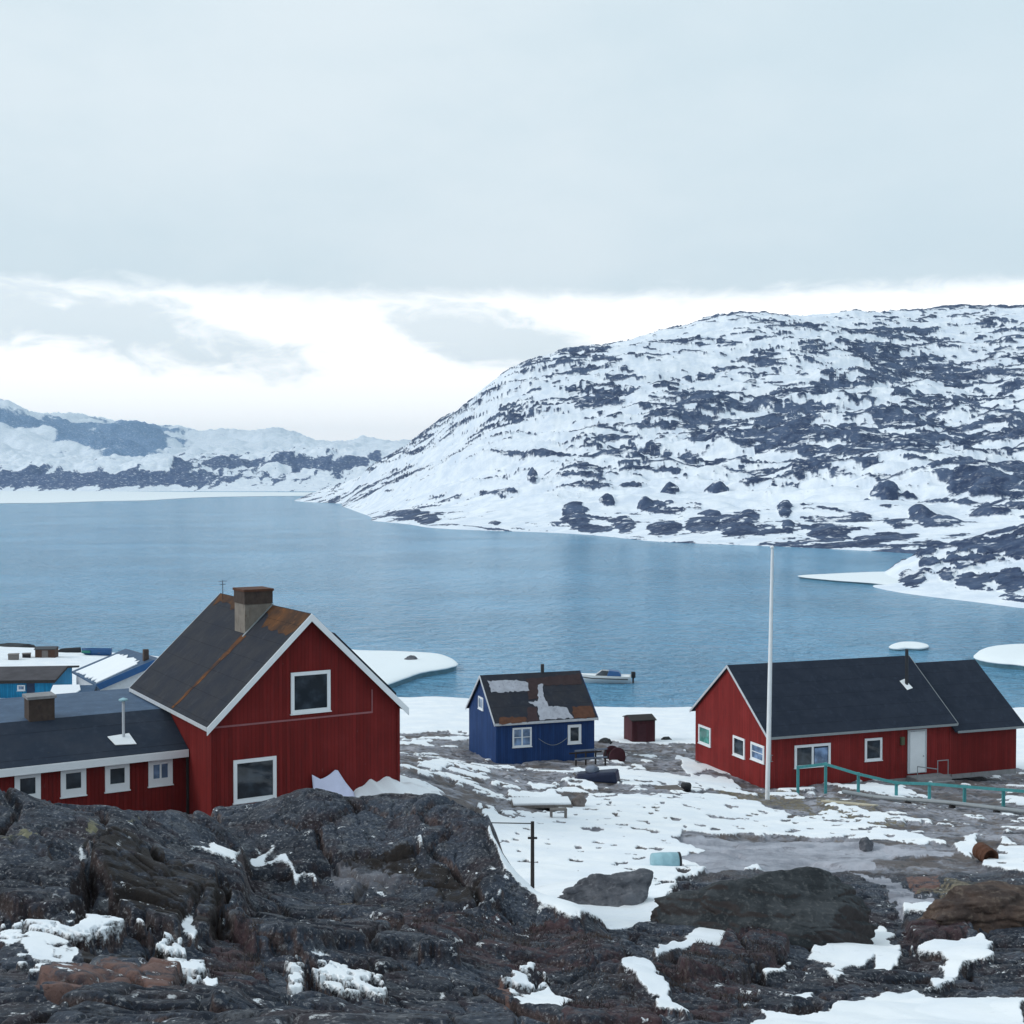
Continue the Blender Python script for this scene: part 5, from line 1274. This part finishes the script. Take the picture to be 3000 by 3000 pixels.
mb = MB(); SS.lb(mb, -.04, -.002, .5, 1.2, .3, .95); mb.build('door', M['wood'], SS.root)
# wire fence across the beach
f0 = at(265, 1990, 99); f0.z = ground_z(f0.x, f0.y); wf = thing('wire_fence', 'low wire fence with thin posts on the snow behind the gabled house', 'fence', f0)
ps = []
for px in (265, 300, 335, 372):
    g = at(px, 1990, 99+(px-265)*.05); g.z = ground_z(g.x, g.y); l = g - f0; MB().tube((l.x,l.y,l.z-.3), (l.x,l.y,l.z+.75), .035, n=8).build('post', M['wood'], wf); ps.append(l)
for zz in (.35, .7): MB().path([p + Vector((0,0,zz)) for p in ps], .012, 5).build('wire', M['metal_dark'], wf)

# ------------------------------------------------------------------ things lying about between the houses
c = gpt(1950, 2545)
t = thing('barrel', 'pale blue plastic barrel lying on its side in the snow, dark end to the right', 'barrel', c, .12); t.scale = (.82,)*3
prof = [(.27,-.52),(.30,-.49),(.315,-.2),(.325,-.18),(.315,-.15),(.315,.15),(.325,.18),(.315,.2),(.30,.47),(.28,.50)]
RX = Matrix.Translation((0,0,.27)) @ Matrix.Rotation(R(90), 4, 'Y')
MB().lathe(prof, 22).build('drum', M['tank'], t, smooth=True, T=RX)
MB().lathe([(.285,.44),(.31,.45),(.31,.53),(.24,.535),(.235,.505)], 22).build('rim', M['rubber'], t, T=RX)
c = gpt(2888, 2525)
t = thing('oil_drum', 'rusty orange oil drum lying with its dark open end forward on the right slope', 'drum', c, .2); t.scale = (.62,)*3
RY = Matrix.Translation((0,0,.36)) @ Matrix.Rotation(R(96), 4, 'X')
MB().lathe([(.40,-.55),(.42,-.52),(.40,-.2),(.425,-.18),(.40,-.16),(.40,.16),(.425,.18),(.40,.2),(.42,.42),(.40,.46),(.36,.44),(.34,.0)], 22).build('drum', M['rust'], t, smooth=True, T=RY)
c = gpt(2010, 2318)
t = thing('bucket', 'black bucket in the snow in front of the black-roofed house gable', 'bucket', c)
MB().lathe([(.16,0),(.24,.05),(.27,.30),(.22,.40),(.1,.42)], 18).build('body', M['rubber'], t, smooth=True)
c = gpt(1960, 2318)
t = thing('pallet', 'grey wooden pallet half sunk in snow beside the black bucket', 'pallet', c, .2)
for i in range(5): MB().box(-.6,.6,-.5+.22*i,-.36+.22*i,.14,.17).build('board', M['wood'], t)
for x in (-.55,0,.48): MB().box(x,x+.1,-.5,.52,-.05,.137).build('bearer', M['wood'], t)
# covered sled
c = at(1745, 2318, 66); c.z = ground_z(c.x, c.y)
t = thing('sled', 'low sled under a navy tarpaulin with a grey bundle on top, below the blue cottage', 'sled', c, -.25)
for y in (-.42, .42): MB().path([(-1.25,y,.28),(-1.05,y,.06),(1.2,y,.03)], .045, 6).build('runner', M['wood'], t)
MB().hexa([(-1.1,-.5,.10),(1.2,-.55,.06),(1.2,.55,.06),(-1.1,.5,.10),(-.9,-.36,.42),(1.1,-.48,.66),(1.1,.48,.66),(-.9,.36,.42)]).build('tarpaulin', M['tarp'], t, bevel=.12)
b_ = boulder('bundle', None, None, (-.15,0,.62), (.75,.6,.55), 71, M['greybundle'], 0, sub=3); b_.parent = t
# cable drum and rack beside the cottage
c = at(1800, 2243, 77); c.z = min(c.z, ground_z(c.x, c.y))
t = thing('cable_drum', 'maroon wooden cable drum standing on edge right of the blue cottage', 'cable drum', c, .5)
Q = Matrix.Translation((0,0,.56)) @ Matrix.Rotation(R(90), 4, 'X')
MB().lathe([(.58,-.34),(.58,-.28)], 26).build('flange', M['maroon'], t, T=Q); MB().lathe([(.58,.28),(.58,.34)], 26).build('flange', M['maroon'], t, T=Q)
MB().lathe([(.30,-.279),(.30,.279)], 20).build('core', M['wood_dark'], t, T=Q)
c = at(1728, 2238, 74); c.z = ground_z(c.x, c.y)
t = thing('drying_rack', 'low dark wooden rack in front of the right end of the blue cottage', 'rack', c, .32)
for x in (-.85,-.25,.35,.95): MB().beam((x,0,-.2), (x,0,.95), .08, .08).build('post', M['wood_dark'], t)
for z in (.45,.92): MB().beam((-.95,-.065,z), (1.05,-.065,z), .03, .09).build('rail', M['greybundle'], t)
MB().beam((-.95,.8,.6), (1.05,.8,.6), .05, .09).build('back_rail', M['wood_dark'], t)
# snow-topped platform and frame
c = at(1585, 2362, 54); c.z = ground_z(c.x, c.y)
t = thing('platform', 'low grey wooden platform with snow on top, in the field before the blue cottage', 'platform', c, .08)
for x in (-1.1,-.35,.45,1.1): MB().box(x-.08,x+.08,-.5,.5,-.4,.12).build('leg', M['wood'], t)
MB().box(-1.25,1.25,-.6,.6,.123,.22).build('deck', M['wood'], t)
MB().box(-1.2,1.2,-.55,.55,.223,.33).build('snow_cap', M['snow'], t, bevel=.045)
c = at(1636, 2404, 50); c.z = ground_z(c.x, c.y)
t = thing('crate', 'small open grey crate frame standing in the snow below the platform', 'crate', c, .1)
for x in (-.28,.28): MB().beam((x,0,-.1), (x,0,.40), .07, .3).build('side', M['wood'], t)
for z in (.03,.43): MB().beam((-.32,0,z), (.32,0,z), .3, .06).build('slat', M['wood'], t)
# white sheet slumped against the red wall
u0 = H1.pix(928, 2262, v=-.25); pw = H1.mat
t = thing('plastic_sheet', 'pale lilac plastic sheet draped against the foot of the red gable wall', 'sheet', H1.mat @ Vector((H1.pix(975,2300,v=-.3).x, -.35, H1.pix(975,2340,v=-.3).z)), .5399)
gx, gz_ = 16, 12; vs = []; fs = []
base = H1.pix(975, 2340, v=-.3); L0 = H1.pix(920, 2330, v=-.3).x-base.x; L1 = H1.pix(1040, 2330, v=-.3).x-base.x
tz = lambda s_: [H1.pix(925,2272,v=-.3).z, H1.pix(950,2285,v=-.3).z, H1.pix(975,2272,v=-.3).z, H1.pix(986,2256,v=-.3).z, H1.pix(1005,2295,v=-.3).z, H1.pix(1040,2325,v=-.3).z]
tops_ = tz(0)
for j in range(gz_+1):
    for i in range(gx+1):
        s_ = i/gx; e_ = s_*5; k_ = min(4, int(e_)); hgt_ = tops_[k_]*(1-(e_-k_)) + tops_[k_+1]*(e_-k_) - base.z + .0
        q = j/gz_; vs.append((L0+(L1-L0)*s_, .22*q - .5*(1-q)**2 + .07*math.sin(9*s_+2*q)*(1-q*.5), -.5 + (hgt_+.5)*q))
for j in range(gz_):
    for i in range(gx): fs.append((j*(gx+1)+i, j*(gx+1)+i+1, (j+1)*(gx+1)+i+1, (j+1)*(gx+1)+i))
so = MB().add(vs, fs).build('sheet', M['cloth'], t, smooth=True); md = so.modifiers.new('thick', 'SOLIDIFY'); md.thickness = .03
# snowdrift banked against the right half of the gable
base = H1.pix(1120, 2330, v=-.4); vs = []; fs = []; n1, n2 = 26, 14
xs = [H1.pix(x, 2320, v=0).x for x in (1022,1060,1085,1105,1140,1170,1215,1290)]; tt = [2330,2300,2275,2283,2274,2284,2300,2322]
hh_ = [H1.pix(x, y, v=0).z for x, y in zip((1022,1060,1085,1105,1140,1170,1215,1290), tt)]
for j in range(n2+1):
    for i in range(n1+1):
        s_ = i/n1*7; k_ = min(6, int(s_)); f_ = s_-k_; x_ = xs[k_]*(1-f_)+xs[k_+1]*f_; z_ = hh_[k_]*(1-f_)+hh_[k_+1]*f_
        q = j/n2; vs.append((x_, .25 - 4.0*q, z_ - 1.8*(q**1.3) + .05*math.sin(5*x_+3*q) + .03*math.sin(11*x_-4*q)))
for j in range(n2):
    for i in range(n1): fs.append((j*(n1+1)+i, j*(n1+1)+i+1, (j+1)*(n1+1)+i+1, (j+1)*(n1+1)+i))
sdft = MB().add(vs, fs).build('snowdrift', M['snow'], None, smooth=True, loc=H1.root.location); sdft.rotation_euler = (0,0,.5399)
md = sdft.modifiers.new('thick', 'SOLIDIFY'); md.thickness = .3; md.offset = -1
sdft['kind'] = 'structure'
